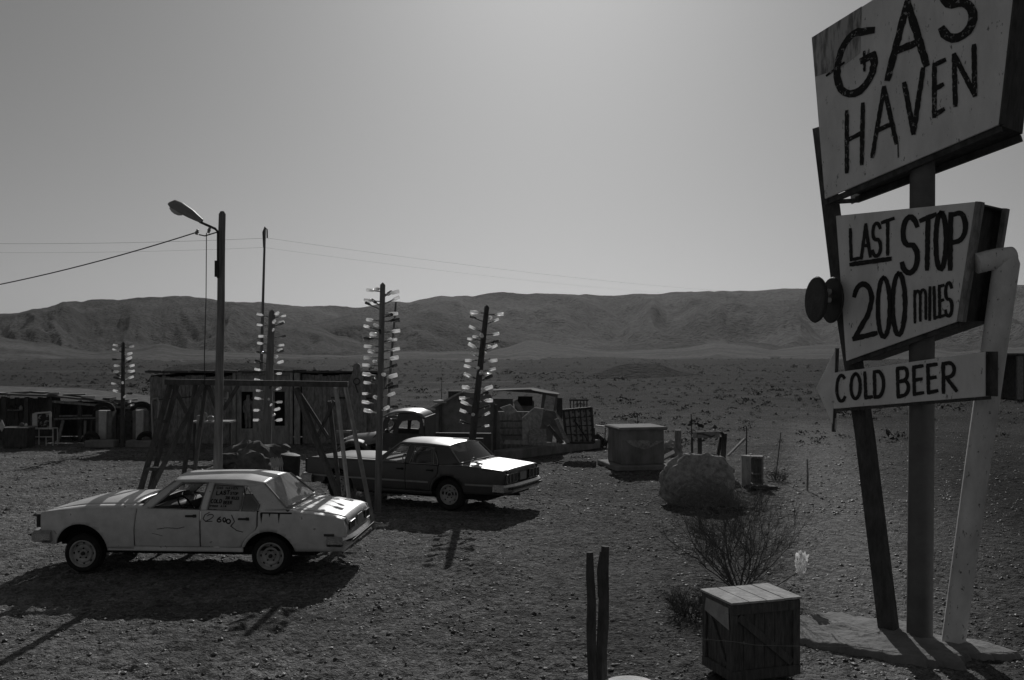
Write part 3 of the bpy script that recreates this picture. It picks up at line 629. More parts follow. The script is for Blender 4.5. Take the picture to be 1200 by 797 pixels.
    # bumpers
    def bumper(u, z0, z1, dirn, hw, ret, bow=.06):
        mb = MB(); h = z1 - z0; pts = []
        n = 14
        prof = [(0, z0 + .02), (.05, z0), (.09, z0 + .04), (.09, z1 - .045), (.05, z1), (0, z1 - .01)]
        path = []
        path.append((u - dirn * ret, -hw))
        for i in range(n + 1):
            k = -1 + 2 * i / n; path.append((u + dirn * bow * (1 - k ** 4), k * hw))
        path.append((u - dirn * ret, hw))
        vs = []
        for i, p in enumerate(path):
            a = Vector(path[max(0, i - 1)]); b = Vector(path[min(len(path) - 1, i + 1)]); t = (b - a).normalized(); nn = Vector((t.y, -t.x)) * (1 if dirn > 0 else -1)
            if i in (1, len(path) - 2): nn *= 1.25
            for d_, z_ in prof: vs.append((p[0] + nn.x * d_, p[1] + nn.y * d_, z_))
        m_ = len(prof)
        mb.add(vs, [(i * m_ + j, i * m_ + (j + 1) % m_, (i + 1) * m_ + (j + 1) % m_, (i + 1) * m_ + j) for i in range(len(path) - 1) for j in range(m_)]); mb.f += [tuple(range(m_))]; mb.f += [tuple(len(vs) - m_ + j for j in range(m_))]
        return C.part(mb, 'bumper', M['chrome'], angle=25)
    b1 = bumper(Q['bf'][0], Q['bf'][1], Q['bf'][2], -1, C.W * .92, Q.get('bret', .22)); b2 = bumper(Q['br'][0], Q['br'][1], Q['br'][2], 1, C.W * .93, Q.get('bretr', .2))
    for b_, q_, dn in ((b1, Q['bf'], -1), (b2, Q['br'], 1)):
        mb = MB(); mb.box((q_[0] + dn * .158, 0, (q_[1] + q_[2]) / 2), (.012, C.W * 1.7, .035)); C.part(mb, 'rub_strip', M['rubbertrim'], b_)
    # front: grille and lamps
    fw = C.side(fr, T(fr), 1).y; zg0, zg1 = Q['grille']; zg1 = min(zg1, T(fr) - .02)
    mb = MB(); mb.box((fr - .03, 0, (zg0 + zg1) / 2), (.1, fw * 1.97, zg1 - zg0)); mb.box((fr + .08, 0, zg0 - .12), (.06, fw * 1.86, .2)); gr = C.part(mb, 'grille', M['dkmetal'], bevel=.008)
    mb = MB()
    for i in range(9): mb.box((fr - .085, 0, zg0 + .02 + (zg1 - zg0 - .04) * i / 8), (.02, fw * 1.05, .008))
    C.part(mb, 'grille_bars', M['chrome'], gr)
    for sg in (-1, 1):
        mb = MB(); mb.lathe([(0, -.03), (.05, -.025), (.085, -.005), (.095, .01), (.1, .03)], (fr - .11, sg * fw * .76, (zg0 + zg1) / 2), (1, 0, 0), 20); C.part(mb, 'headlight', M['lampgrey'])
    # underside, cabin floor, seats, dash, wheel
    mb = MB(); hw = C.W - .4
    mb.box(((fr + rr) / 2, 0, zs - .02), (rr - fr - .9, (C.W - .22) * 2, .1)); mb.box(((fr + ud1) / 2 + .1, 0, zs + .22), (ud1 - fr - .1, hw * 2, .4)); mb.box(((ud1 + ud3) / 2, 0, zs + .04), (ud3 - ud1 + .8, (C.W - .12) * 2, .06)); mb.box(((ud3 + rr) / 2 + .1, 0, zs + .2), (rr - ud3 - .3, hw * 2, .34)); C.part(mb, 'chassis', M['black'], smooth=False)  # wide low slab added to hide sunlit ground under the car
    mb = MB(); mb.tube([(uf, -C.W + .25, Q['zwf']), (uf, C.W - .25, Q['zwf'])], .04, 8); mb.tube([(ur, -C.W + .25, Q['zwr']), (ur, C.W - .25, Q['zwr'])], .05, 8); mb.tube([(ud1, .3, zs - .1), (rr - .2, .35, zs - .06)], .03, 6); mb.box((ur - .1, 0, zs - .08), (.5, 1.0, .12)); C.part(mb, 'axle', M['dkmetal'])
    zf = zs + .08
    for us_, h in ((Q['seat1'], .52), (Q['seat2'], .5)):
        mb = MB(); mb.box((us_, 0, zf + .22), (.5, 1.2, .2)); mb.box((us_ + .3, 0, zf + .22 + h / 2), (.15, 1.2, h), ry=.22); C.part(mb, 'seat', M['seat'], bevel=.04)
    ud = A0[0] + .22
    mb = MB(); mb.box((ud, 0, zb - .09), (.34, 1.3, .2)); C.part(mb, 'dashboard', M['seat'], bevel=.04)
    mb = MB(); c = Vector((ud + .3, -.36, zb - .03)); ax = Vector((-.8, 0, -.6)).normalized(); x = Vector((0, 1, 0)); y = ax.cross(x)
    mb.tube([c + (x * math.cos(a) + y * math.sin(a)) * .19 for a in [2 * math.pi * i / 24 for i in range(25)]], .013, 6); mb.tube([c - x * .18, c + x * .18], .014, 6); mb.tube([c, c + ax * .3], .025, 6); C.part(mb, 'steering_wheel', M['black'])
    # wheels
    tr, rr_ = Q['tr'], Q['rimr']
    for sg in (-1, 1):
        for uu, zz in ((uf, Q['zwf']), (ur, Q['zwr'])):
            e = bpy.data.objects.new('wheel', None); COL.objects.link(e); e.parent = C.root; e.location = (uu, sg * (C.W - .09), zz)
            mb = MB(); mb.lathe([(rr_ - .01, -.16), (rr_ + .02, -.19), (tr - .03, -.2), (tr, -.17), (tr, -.03), (tr - .03, 0), (rr_ + .03, .0), (rr_ - .01, -.02)], (0, 0, 0), (0, sg, 0), 32)
            for p in mb.v:
                if p.z < -(zz): p.z = -(zz)
            C.part(mb, 'tyre', M['rubber'], e)
            mb = MB(); mb.lathe([(rr_, -.015), (rr_ + .004, .0), (rr_ - .012, .002), (rr_ - .024, -.012), (rr_ - .03, -.05), (rr_ * .72, -.055), (rr_ * .64, -.03), (rr_ * .5, -.028), (rr_ * .34, -.045), (rr_ * .3, -.03), (rr_ * .17, -.028), (0.0, -.03)], (0, 0, 0), (0, sg, 0), 32); rm = C.part(mb, 'rim', M['rim'], e)
            mb = MB(); mb.lathe([(0, .012), (rr_ * .13, .008), (rr_ * .15, -.03)], (0, 0, 0), (0, sg, 0), 12)
            C.part(mb, 'hub_cap', M['dkmetal'], rm)
            mb = MB()
            for i in range(5):
                a = 2 * math.pi * i / 5 + .3; mb.lathe([(0, -.018), (.011, -.02), (.012, -.04)], (rr_ * .38 * math.cos(a), 0, rr_ * .38 * math.sin(a)), (0, sg, 0), 6)
            for i in range(8):
                a = 2 * math.pi * i / 8; mb.lathe([(0, -.03 + .001), (.022, -.031), (.022, -.05)], (rr_ * .8 * math.cos(a), sg * -.021, rr_ * .8 * math.sin(a)), (0, sg, 0), 8)
            C.part(mb, 'wheel_nuts', M['black'], rm)

# ---- the pale car
th = R(3.7); a = (math.cos(th), -math.sin(th)); b = (math.sin(th), math.cos(th))
uf0 = .88; Wf = (-6.366, 14.75)
E = (Wf[0] - a[0] * uf0 + b[0] * .82, Wf[1] - a[1] * uf0 + b[1] * .82)
C = Sedan("sedan_car", "dented white four door sedan with whitewashed rear window and dark painted lettering on its door", E, th, 1.4, M['wpaint'], M['wpaint'], .89)
U = lambda px, py, v=-.87: C.uz(px, py, v)
Gv = lambda px, py: C.uz(px, py, -.74)
C.wprof = [(.38, .845), (.5, .872), (.72, .89), (.88, .88), (.97, .855), (1.04, .835)]
C.wb, C.wr = .815, .62
A0 = Gv(167, 594); A1 = C.uz(205, 563.5, -.64); Rr = C.uz(311, 567, -.64); S1 = Gv(337, 595.5); Rm = C.uz(285, 563.5, -.64)
C.zb = U(240, 598)[1] + .005; C.zr = A1[1]
p_u = lambda px: U(px, 610)[0]
C.L = p_u(403) + .12
tl = [(U(x, y)) for x, y in ((45.5, 602), (50, 600.3), (70, 598), (102, 596.3), (163, 595.8), (235, 598), (303, 600), (337, 600.5), (370, 604), (394, 608.5), (402, 611))]
w1 = [C.uz(178, 595.5, -.8), C.uz(214, 566.5, -.66), C.uz(243.5, 566.5, -.66), C.uz(234, 597.2, -.8)]
w2 = [C.uz(243.5, 598, -.8), C.uz(251.5, 567.5, -.66), C.uz(286.5, 570, -.67), C.uz(281, 599, -.8)]
w3 = [C.uz(283, 599, -.8), C.uz(289, 571, -.67), C.uz(304, 592, -.77), C.uz(302, 597, -.8), C.uz(299, 599.5, -.8)]
uF = U(96.5, 649, -.8); uR = U(316.5, 652, -.8)
q = dict(zsill=U(240, 647)[1], uf=uF[0], ur=uR[0], zaf=.345 + .06, zar=.31, ra=.405, ud1=p_u(157), ud2=p_u(234.5), ud3=p_u(301.5), tops=tl, u0=tl[0][0], u1=tl[-1][0],
         zval=U(52, 638)[1], zq=U(370, 647)[1], rear=[U(403.5, 618), U(404, 640)], h1=U(224, 604.6), h2=U(286, 608), handle_mat=M['dkmetal'], A0=A0, A1=A1, Rr=Rr, Rm=Rm, S1=S1, win1=w1, win2=w2, win3=w3,
         trim=M['lampgrey'], g1=None, g2=M['wash'], crown=.1, bulge=.02, hood_r=A0[0] - .06, deck0=S1[0] + .1, dcrown=.05, lip=.1, liplean=.05, w3end=p_u(303), rcrown=.065, rearglass=M['dustglass'],
         ztail=.62, tl=(.655, .775), tly=(.38, .66), bf=(p_u(42) + .01, .45, .63), br=(p_u(403) - .05, .44, .585), grille=(.66, .93), seat1=p_u(214), seat2=p_u(275), tr=.285, rimr=.198, zwf=uF[1], zwr=uR[1], dslant=.035)
q['zaf'] = uF[1] + .05; q['zar'] = uR[1] - .03
build_sedan(C, q)
# lettering on the washed window and on the door
def word(mb, txt, x0, y0, x1, y1, dy, mapf, wd, conv, gap=.28):
    n = len(txt); cw = (x1 - x0) / n
    for i, ch in enumerate(txt):
        if ch == ' ': continue
        xa, xb = x0 + cw * (i + gap / 2), x0 + cw * (i + 1 - gap / 2); o_ = dy * (i / max(1, n - 1))
        glyph(mb, ch, [conv(xa, y0 + o_), conv(xb, y0 + o_), conv(xb, y1 + o_), conv(xa, y1 + o_)], mapf, wd, .004)
cz = lambda x, y: C.uz(225 + x / 11.39, 555 + y / 11.39, -.73)
gmap = lambda u, z, l: C.gh(u, z, -1, -.014 + l)
mb = MB()
word(mb, "GAS", 310, 185, 400, 212, 0, gmap, .008, cz); word(mb, "HAVEN", 430, 188, 600, 215, 2, gmap, .007, cz)
word(mb, "LAST", 315, 240, 500, 285, -8, gmap, .016, cz); word(mb, "STOP", 505, 250, 615, 282, 4, gmap, .010, cz)
word(mb, "200 MILES", 450, 305, 635, 338, 6, gmap, .010, cz); word(mb, "COLD", 262, 342, 412, 386, 0, gmap, .014, cz); word(mb, "BEER", 430, 362, 550, 400, 0, gmap, .012, cz)
word(mb, "FREE AIR", 260, 415, 480, 434, 4, gmap, .008, cz); word(mb, "WATER".replace('W', 'M'), 250, 468, 380, 490, 4, gmap, .009, cz) if False else word(mb, "FUEL", 250, 468, 380, 490, 2, gmap, .009, cz)
C.part(mb, 'lettering', M['ink'], C.textpane, smooth=False, weld=False)
dm = lambda u, z, l: C.side(u, z, -1, l)
cd = lambda x, y: C.uz(225 + x / 11.39, 555 + y / 11.39, -.88)
mb = MB()
for ch, x0, y0, x1, y1 in (('(', 130, 520, 240, 640), ('2', 190, 545, 290, 640)): glyph(mb, ch, [cd(x0 + 20, y0), cd(x1 + 10, y0), cd(x1 - 20, y1), cd(x0 - 10, y1)], dm, .012, .004)
for ch, x0, y0, x1, y1 in (('6', 335, 580, 392, 645), ('0', 415, 590, 452, 645), ('0', 462, 608, 515, 665)): glyph(mb, ch, [cd(x0, y0), cd(x1, y0), cd(x1, y1), cd(x0, y1)], dm, .019, .004)
stroke(mb, [cd(530, 555), cd(570, 640), cd(520, 700)], dm, .014, .004); stroke(mb, [cd(520, 700), cd(600, 760), cd(680, 780)], dm, .012, .0045)
C.part(mb, 'lettering', M['inkold'], C.doors[1], smooth=False, weld=False)
# rust runs below the rear pillar, dents
mb = MB()
for x, y0, y1, wd_ in ((306.5, 600, 614, .035), (316, 600, 606, .03), (327, 600, 614, .03), (337, 597, 600, .06)):
    p0, p1 = C.uz(x, y0, -.87), C.uz(x, y1, -.87)
    panel(mb, [(p0[0] - wd_ * .6, p0[1] - .012), (p1[0], p1[1]), (p0[0] + wd_ * .6, p0[1] - .012)], lambda u, z: C.side(u, z, -1, .003), .03, .03)
p = [C.uz(306, 600.2, -.87), C.uz(342, 600.5, -.87)]
panel(mb, [(p[0][0], p[0][1] - .022), (p[1][0], p[1][1] - .026), (p[1][0], p[1][1] - .004), (p[0][0], p[0][1] - .002)], lambda u, z: C.side(u, z, -1, .0025), .05, .03)
C.part(mb, 'rust_streaks', M['stain'], C.quarter, smooth=False)
mb = MB(); 
for x0, x1, y in ((379, 391, 627.7),): mb.box(C.side(*C.uz((x0 + x1) / 2, y, -.87), -1, .002), (.15, .02, .035))
C.part(mb, 'side_marker', M['lens'], C.quarter)
mb = MB(); stroke(mb, [C.uz(184, 620, -.89), C.uz(196, 618.5, -.89), C.uz(208, 619.5, -.89), C.uz(216, 617.5, -.89)], lambda u, z, l: C.side(u, z, -1, l), .012, .003, .5)
stroke(mb, [C.uz(178, 625, -.89), C.uz(190, 628, -.89)], lambda u, z, l: C.side(u, z, -1, l), .008, .003, .5)
C.part(mb, 'scratch', mat("door_scratch", .2, .1, 20), C.doors[0], smooth=False, weld=False)
WHITE = C

# ---- the dark car
th = R(25); a = (math.cos(th), -math.sin(th)); b = (math.sin(th), math.cos(th)); ur0 = 3.62; Wr = (-1.29, 20.4)
E = (Wr[0] - a[0] * ur0 + b[0] * .82, Wr[1] - a[1] * ur0 + b[1] * .82)
C = Sedan("sedan_car", "dark boxy four door sedan with pale sunlit roof parked behind the bottle tree", E, th, 1.4, M['bpaint'], M['bpaint'], .89)
U = lambda px, py, v=-.87: C.uz(px, py, v)
Gv = lambda px, py: C.uz(px, py, -.74)
C.wprof = [(.3, .85), (.45, .875), (.66, .89), (.84, .88), (.95, .86), (1.04, .85)]
C.wb, C.wr = .815, .66
A0 = Gv(444, 538); A1 = C.uz(470, 518.5, -.67); Rr = C.uz(527, 523.5, -.67); S1 = Gv(541, 543.5); Rm = C.uz(500, 520.5, -.67)
p_u = lambda px: U(px, 560)[0]
tl = [(0.06, .93), (.15, .95), (p_u(400), .97), (p_u(450), 1.0)] + [U(x, y) for x, y in ((476, 543.5), (514, 546), (541, 546), (565, 549.5), (590, 553.5))]
zbm = (U(476, 543)[1] + U(514, 545.5)[1]) / 2
C.zb = zbm + .01; C.zr = A1[1]
tl = [(u, min(z, zbm + .02)) for u, z in tl]
C.L = p_u(590) + .1
w1 = [C.uz(449, 540, -.8), C.uz(470, 521.5, -.68), C.uz(480, 522, -.68), C.uz(474, 542, -.8)]
w2 = [C.uz(480.5, 542.5, -.8), C.uz(488, 522.6, -.68), C.uz(507, 524.2, -.68), C.uz(507, 544, -.8)]
w3 = [C.uz(508.5, 544, -.8), C.uz(509.5, 524.5, -.68), C.uz(511.5, 532, -.73), C.uz(513.5, 540, -.78), C.uz(513.5, 544.5, -.8)]
uR = U(526, 580, -.8); ufu = uR[0] - 2.68
q = dict(zsill=.31, uf=ufu, ur=uR[0], zaf=.36, zar=.34, ra=.385, ud1=p_u(440), ud2=p_u(475), ud3=p_u(513), tops=tl, u0=.06, u1=tl[-1][0],
         zval=.42, zq=.38, rear=[U(590.5, 560), U(587, 575)], h1=U(469, 549), h2=U(504, 551), handle_mat=M['black'], A0=A0, A1=A1, Rr=Rr, Rm=Rm, S1=S1, win1=w1, win2=w2, win3=w3,
         trim=M['lampgrey'], crown=.05, bulge=.01, hood_r=A0[0] - .06, deck0=S1[0] + .1, dcrown=.03, lip=.1, liplean=.03, w3end=p_u(514), rcrown=.07, mould=.57, tl_div=True,
         ztail=.58, tl=(.62, .8), tly=(.3, .8), bf=(.03, .4, .6), br=(tl[-1][0] - .02, .42, .6), grille=(.6, .9), seat1=p_u(462), seat2=p_u(497), tr=.33, rimr=.205, zwf=.33, zwr=.33, dslant=.03, roofmat=M['dusty_sheen'], deckmat=M['dusty_sheen'])
build_sedan(C, q)
DARK = C

# ------------------------------------------------------------------ the roadside sign
A47 = R(47); SP0 = Vector((4.6, 11.26)); ST = Vector((math.cos(A47), -math.sin(A47))); SN = Vector((-math.sin(A47), -math.cos(A47)))
def sp(px, py, o=0):                # photo pixel on the sign's own plane, o metres in front of the posts
    k = (px - CXP) / F; q = SP0 + SN * o
    # point q + s*ST with x = k*y
    s_ = (k * q.y - q.x) / (ST.x - k * ST.y); Y = q.y + ST.y * s_
    return Vector((k * Y, Y, CAMZ - (py - HY) * Y / F))
def sxy(px, py, o):                 # same, as (s, z) on that plane
    p = sp(px, py, o); return ((p.xy - SP0).dot(ST), p.z)
def smap(o): return lambda s_, z, l: Vector((*(SP0 + ST * s_ + SN * (o + l)), z))
N3 = Vector((SN.x, SN.y, 0))
sign = thing("roadside_sign", "tall hand painted gas and cold beer sign on three leaning posts", "sign", (4.6, 11.26, 0))
mb = MB(); mb.tube([sp(1044, 748, 0) + Vector((0, 0, -.1)), sp(1013, 505, 0), sp(985, 330, .0), sp(962, 150, .0)], [.125, .12, .115, .105], 4); mb.build("post", M['dkwood'], sign)
mb = MB(); mb.tube([sp(1077.5, 756, -.05) - Vector((0, 0, .1)), sp(1080, 480, -.05), sp(1081, 180, -.05)], [.142, .138, .135], 20); mb.build("post", M['rpost'], sign, smooth=True)
mb = MB(); mb.tube([sp(1114, 764, -.12) - Vector((0, 0, .12)), sp(1147, 535, -.12), sp(1179.5, 308, -.12), sp(1181, 297, -.12)], [.125, .13, .135, .09], 20)
mb.tube([sp(1186, 301, -.17), sp(1172, 303, -.06), sp(1158, 305.5, .03), sp(1144, 309, .12)], [.11, .115, .11, .11], 20)
mb.build("post", M['pipe'], sign, smooth=True, angle=60)
def board(name, front, o, depth, th, m, lining, sides=(), label=None):
    """front polygon in photo pixels (TL, TR, BR, BL) on plane o; the box runs back by depth"""
    pts = [sp(x, y, o) for x, y in front]
    mb = MB(); mb.prism(pts, -N3 * th); bd = mb.build(name, m, sign, bevel=.004)
    if label: bd["label"] = label
    return bd, pts
# top board
fr = [(951, 45), (1200, -112), (1170.5, 146), (966.5, 233)]
GA_O = .2
bd1, pt = board("sign_board", fr, GA_O, .6, .03, M['sign'], None, label="gas haven board with flaked upper corner")
mb = MB(); mb.prism([sp(951.5, 44, GA_O + .001), sp(1010, 7.5, GA_O + .001), sp(1008, 62, GA_O + .001), sp(985, 80, GA_O + .001), sp(955.5, 90, GA_O + .001)], N3 * .004); mb.build("board_patch", M['signold'], bd1)
D3 = -N3 * .6
mb = MB()
ins = lambda p, q, t: p + (q - p) * t
TLp, TRp, BRp, BLp = pt; bk = -N3 * .033
mb.prism([BLp + bk + (BRp - BLp) * .12, BRp + bk, BRp + bk + D3, BLp + bk + D3 + (BRp - BLp) * .12], Vector((0, 0, .02)))
mb.build("board_underside", M['dkwood'], bd1)
mb = MB(); mb.prism([TRp + bk, BRp + bk, BRp + bk + D3, TRp + bk + D3], Vector((-ST.x, -ST.y, 0)) * .02); mb.build("board_side", M['dkwood'], bd1)
mb = MB(); mb.beam(ins(BRp, TRp, 0) + bk * .4 + Vector((ST.x, ST.y, 0)) * .02, TRp + bk * .4 + Vector((ST.x, ST.y, 0)) * .02, .05, .06)
mb.beam(BLp + bk * 2 + Vector((0, 0, -.035)), BRp + bk * 2 + Vector((0, 0, -.035)), .06, .06); mb.beam(BLp + bk + D3 * .6 + (BRp - BLp) * .1 + Vector((0, 0, -.05)), BRp + bk + D3 * .98 + Vector((0, 0, -.05)), .07, .07)
mb.beam(BLp + bk + Vector((0, 0, -.04)), BLp + bk + D3 * .7 + (BRp - BLp) * .1 + Vector((0, 0, -.05)), .05, .05)
mb.build("board_frame", M['dkwood'], bd1)
mb = MB(); mb.prism([TLp + bk + D3, TRp + bk + D3, BRp + bk + D3, BLp + bk + D3], -N3 * .02); mb.build("board_back", M['wood'], bd1)
def letters(bd, o, conv, items, wd, m, extra=()):
    mb = MB()
    for it in items:
        ch, quad = it[0], it[1]; w_ = it[2] if len(it) > 2 else wd
        glyph(mb, ch, [sxy(*conv(*p), o) for p in quad], smap(o), w_, .007)
    for pts, w_ in extra: stroke(mb, [sxy(*conv(*p), o) for p in pts], smap(o), w_, .0085)
    return mb.build("lettering", m, bd)
def rq(x0, y0, x1, y1, dy=0, sh=0): return [(x0 + sh, y0), (x1 + sh, y0 + dy), (x1, y1 + dy), (x0, y1)]
c1 = lambda x, y: (920 + x / 2.954, y / 2.954)
letters(bd1, GA_O, c1, [
    ('G', [(185, 135), (305, 88), (312, 300), (172, 352)], .09),
    ('A', [(358, 42), (492, -22), (490, 222), (356, 272)], .085), ('S', [(536, -85), (650, -130), (658, 118), (540, 150)], .095),
    ('H', [(213, 388), (272, 360), (268, 566), (213, 596)], .055), ('A', [(300, 322), (388, 286), (386, 495), (303, 542)], .055),
    ('V', [(414, 290), (478, 240), (478, 440), (414, 480)], .06), ('E', [(516, 224), (552, 205), (548, 384), (516, 404)], .055),
    ('N', [(584, 192), (657, 158), (660, 328), (588, 366)], .055)], .06, M['inkold'], extra=[([(392, 500), (393, 545)], .015), ([(145, 262), (205, 218)], .03), ([(275, 180), (276, 245)], .035)])
# middle board
c2 = lambda x, y: (920 + x / 2.657, 220 + y / 2.657)
LS_O = .2
fr = [(979.5, 253), (1143, 236.5), (1121, 377), (991.5, 423)]
bd2, pt = board("sign_board", fr, LS_O, .6, .03, M['sign'], None, label="last stop 200 miles board with deep side")
TLp, TRp, BRp, BLp = pt; D3 = -N3 * .78
sx = Vector((ST.x, ST.y, 0))
mb = MB(); q = .1
mb.prism([TRp + bk - sx * q, BRp + bk - sx * q, BRp + bk + D3 - sx * q, TRp + bk + D3 - sx * q], -sx * .02); mb.prism([TLp + bk + D3, TRp + bk + D3, BRp + bk + D3, BLp + bk + D3], -N3 * .02); mb.build("board_side", M['dkwood'], bd2)
mb = MB(); mb.beam(TRp - N3 * .05 + sx * .03, BRp - N3 * .05 + sx * .03, .06, .1, up=N3); mb.build("board_edge", M['wood'], bd2)
mb = MB(); mb.beam(TRp + D3 * 1.0 + sx * .02, BRp + D3 * 1.0 + sx * .02, .05, .09, up=N3); mb.build("board_edge", M['wood'], bd2)
mb = MB(); mb.prism([TLp + bk + Vector((0, 0, -.004)), TRp + bk + Vector((0, 0, -.004)), TRp + bk + D3, TLp + bk + D3], Vector((0, 0, -.02))); mb.build("board_top", M['dkwood'], bd2)
mb = MB(); mb.prism([BLp + bk, BRp + bk, BRp + bk + D3, BLp + bk + D3], Vector((0, 0, .02)))
mb.beam(ins(BLp, BRp, .0) + bk * 2 - Vector((0, 0, .03)), BRp + bk * 2 - Vector((0, 0, .03)), .05, .05); mb.build("board_frame", M['dkwood'], bd2)
letters(bd2, LS_O, c2, [
    ('L', [(202, 130), (230, 126), (232, 222), (205, 226)]), ('A', [(238, 118), (266, 112), (266, 214), (238, 220)]), ('S', [(272, 112), (298, 107), (300, 210), (272, 218)]), ('T', [(303, 106), (338, 96), (338, 205), (303, 211)]),
    ('S', [(364, 92), (414, 88), (416, 262), (362, 272)], .062), ('T', [(424, 98), (468, 84), (466, 250), (420, 256)], .056), ('O', [(470, 82), (502, 74), (502, 250), (470, 258)], .056), ('P', [(514, 82), (564, 74), (562, 238), (512, 254)], .056),
    ('2', [(214, 304), (272, 296), (284, 462), (214, 474)], .062), ('0', [(289, 284), (326, 276), (328, 462), (290, 468)], .055), ('0', [(335, 270), (374, 264), (375, 454), (336, 462)], .055),
    ('m', [(403, 322), (440, 314), (440, 408), (404, 420)], .034), ('I', [(446, 312), (458, 309), (457, 410), (445, 413)], .036), ('L', [(464, 310), (476, 306), (478, 404), (466, 408)], .036), ('E', [(480, 306), (494, 302), (496, 400), (482, 404)], .036), ('S', [(499, 298), (520, 292), (522, 398), (499, 404)], .038)],
    .042, M['ink'], extra=[([(206, 239), (328, 222)], .055)])
# bottom board with its arrow head
CB_O = .26
fr = [(976.5, 437), (1154, 412), (1154, 464.5), (976.5, 479)]
bd3, pt = board("sign_board", fr, CB_O, .1, .03, M['sign'], None, label="cold beer board with arrow head")
TLp, TRp, BRp, BLp = pt
mb = MB(); mb.beam(TRp - N3 * .1 + sx * .012, BRp - N3 * .1 + sx * .012, .025, .16, up=sx); mb.beam(BLp - N3 * .1 - Vector((0, 0, .02)), BRp - N3 * .1 - Vector((0, 0, .02)), .14, .035, up=(0, 0, 1)); mb.beam(TLp - N3 * .1 + Vector((0, 0, -.02)), TRp - N3 * .1 + Vector((0, 0, -.02)), .12, .03); mb.build("board_frame", M['dkwood'], bd3)
letters(bd3, CB_O, c2, [
    ('C', [(160, 588), (188, 582), (190, 662), (162, 668)]), ('O', [(206, 582), (234, 577), (236, 654), (206, 660)]), ('L', [(248, 576), (268, 572), (271, 652), (251, 656)]), ('D', [(277, 573), (307, 570), (309, 648), (279, 653)]),
    ('B', [(349, 563), (384, 557), (386, 644), (351, 652)]), ('E', [(400, 558), (428, 553), (430, 640), (402, 645)]), ('E', [(444, 552), (472, 548), (474, 634), (446, 640)]), ('R', [(491, 547), (528, 543), (534, 632), (492, 638)])], .042, M['ink'])
mb = MB(); mb.prism([sp(956.5, 455, .2), sp(979, 409, .2), sp(979, 505, .2)], -N3 * .025); ar = mb.build("arrow_head", M['arrowpaint'], sign, bevel=.003)
mb = MB(); mb.beam(sp(981, 408, .185), sp(977, 506, .185), .035, .05); mb.build("arrow_batten", M['dkwood'], ar)
# twin round floodlights on a cross tube
fl = MB(); cA = P(955, 351, 11.75); ld = Vector((-.985, -.17, .03)).normalized(); cB = cA - ld * .2; axd = -ld
fl.tube([cA - ld * .03 + Vector((0, 0, .1)), cB + Vector((0, 0, .1)), cB - ld * .16 + Vector((0, .12, .1))], .032, 10); fl.tube([cA, cB - ld * .08], .03, 8); arm = fl.build("lamp_arm", M['pipe'], sign, smooth=True)
for c_ in (cA, cB):
    mb = MB(); mb.lathe([(0, .0), (.262, .0), (.275, .012), (.265, .03), (.2, .06), (.1, .085), (0, .09)], c_, (ld * -1), 28); dsk = mb.build("floodlight", M['dkmetal'], sign, smooth=True)
    mb = MB(); mb.lathe([(0, .004), (.25, .004)], c_, ld, 28); mb.build("lamp_lens", M['dkmetal'], dsk)
mb = MB(); mb.beam(cB - ld * .08, sp(986, 348, 0), .04); mb.build("lamp_bracket", M['dkmetal'], sign)
# cracked concrete pad
mb = MB(); cx_, cy_ = 4.2, 11.35; n = 200; rng = random.Random(4); out = []; rad = []
for j in range(n):
    a_ = 2 * math.pi * j / n; rad.append(1 + .4 * mnoise.noise(Vector((math.cos(a_) * 1.6, math.sin(a_) * 1.6, 2))) + .13 * mnoise.noise(Vector((math.cos(a_) * 5, math.sin(a_) * 5, 9))) + .07 * mnoise.noise(Vector((math.cos(a_) * 19, math.sin(a_) * 19, 9))))
rings = [(1.03, -.05), (1.0, .015), (.985, .04)] + [(.96 - .94 * i / 26, .048 + .045 * i / 26) for i in range(27)]
for f_, z in rings:
    for j in range(n):
        a_ = 2 * math.pi * j / n; x, y = 1.2 * math.cos(a_) * f_ * rad[j], .68 * math.sin(a_) * f_ * rad[j]
        X, Y = x * .8 + y * .6, -x * .6 + y * .8
        out.append((cx_ + X, cy_ + Y, z + (.022 * mnoise.noise(Vector((x * 2.5, y * 2.5, 0))) + .014 * mnoise.fractal(Vector((x * 9, y * 9, 2)), .8, 2, 4) if f_ < 1.02 else 0)))
mb.add(out, [(i * n + j, i * n + (j + 1) % n, (i + 1) * n + (j + 1) % n, (i + 1) * n + j) for i in range(len(rings) - 1) for j in range(n)]); mb.build("footing", M['concrete'], sign, smooth=True, angle=50)

# ------------------------------------------------------------------ poles and wires
b0 = Vector((P(254, 0, 17.4).x, 17.4, 0))
lamp = thing("street_lamp", "old cobra head street lamp on a rough round timber pole", "street lamp", b0)
mb = MB(); top = P(260.5, 251, 17.4); pts = [b0 + (top - b0) * t + Vector((.012 * mnoise.noise(Vector((t * 5, 0, 0))), 0, 0)) for t in [i / 14 for i in range(15)]]; pts[0].z = -.1
mb.tube(pts + [top + Vector((0, 0, .05))], [.082 - .022 * i / 14 for i in range(15)] + [.03], 14); mb.build("pole", M['pole'], lamp, smooth=True, angle=60)
Yl = 17.25
mb = MB(); mb.tube([P(255.5, 326, Yl), P(255.5, 272, Yl), P(252, 268, Yl), P(234, 260, Yl)], .022, 8); mb.tube([P(255, 272, Yl), P(240, 276.5, Yl), P(233, 275, Yl)], .012, 6); mb.box(P(254, 315, Yl), (.06, .06, .28)); mb.build("arm", M['dkmetal'], lamp, smooth=True)
mb = MB(); a_, b_ = P(236, 260.5, Yl), P(198, 239.5, Yl); ax = (b_ - a_); L_ = ax.length; axn = ax.normalized(); up = Vector((0, -1, 0)).cross(axn) * -1
prof = [(.0, .055, .06), (.1, .07, .075), (.35, .11, .12), (.7, .15, .145), (.9, .13, .125), (1, .06, .05)]; out = []; n = 14
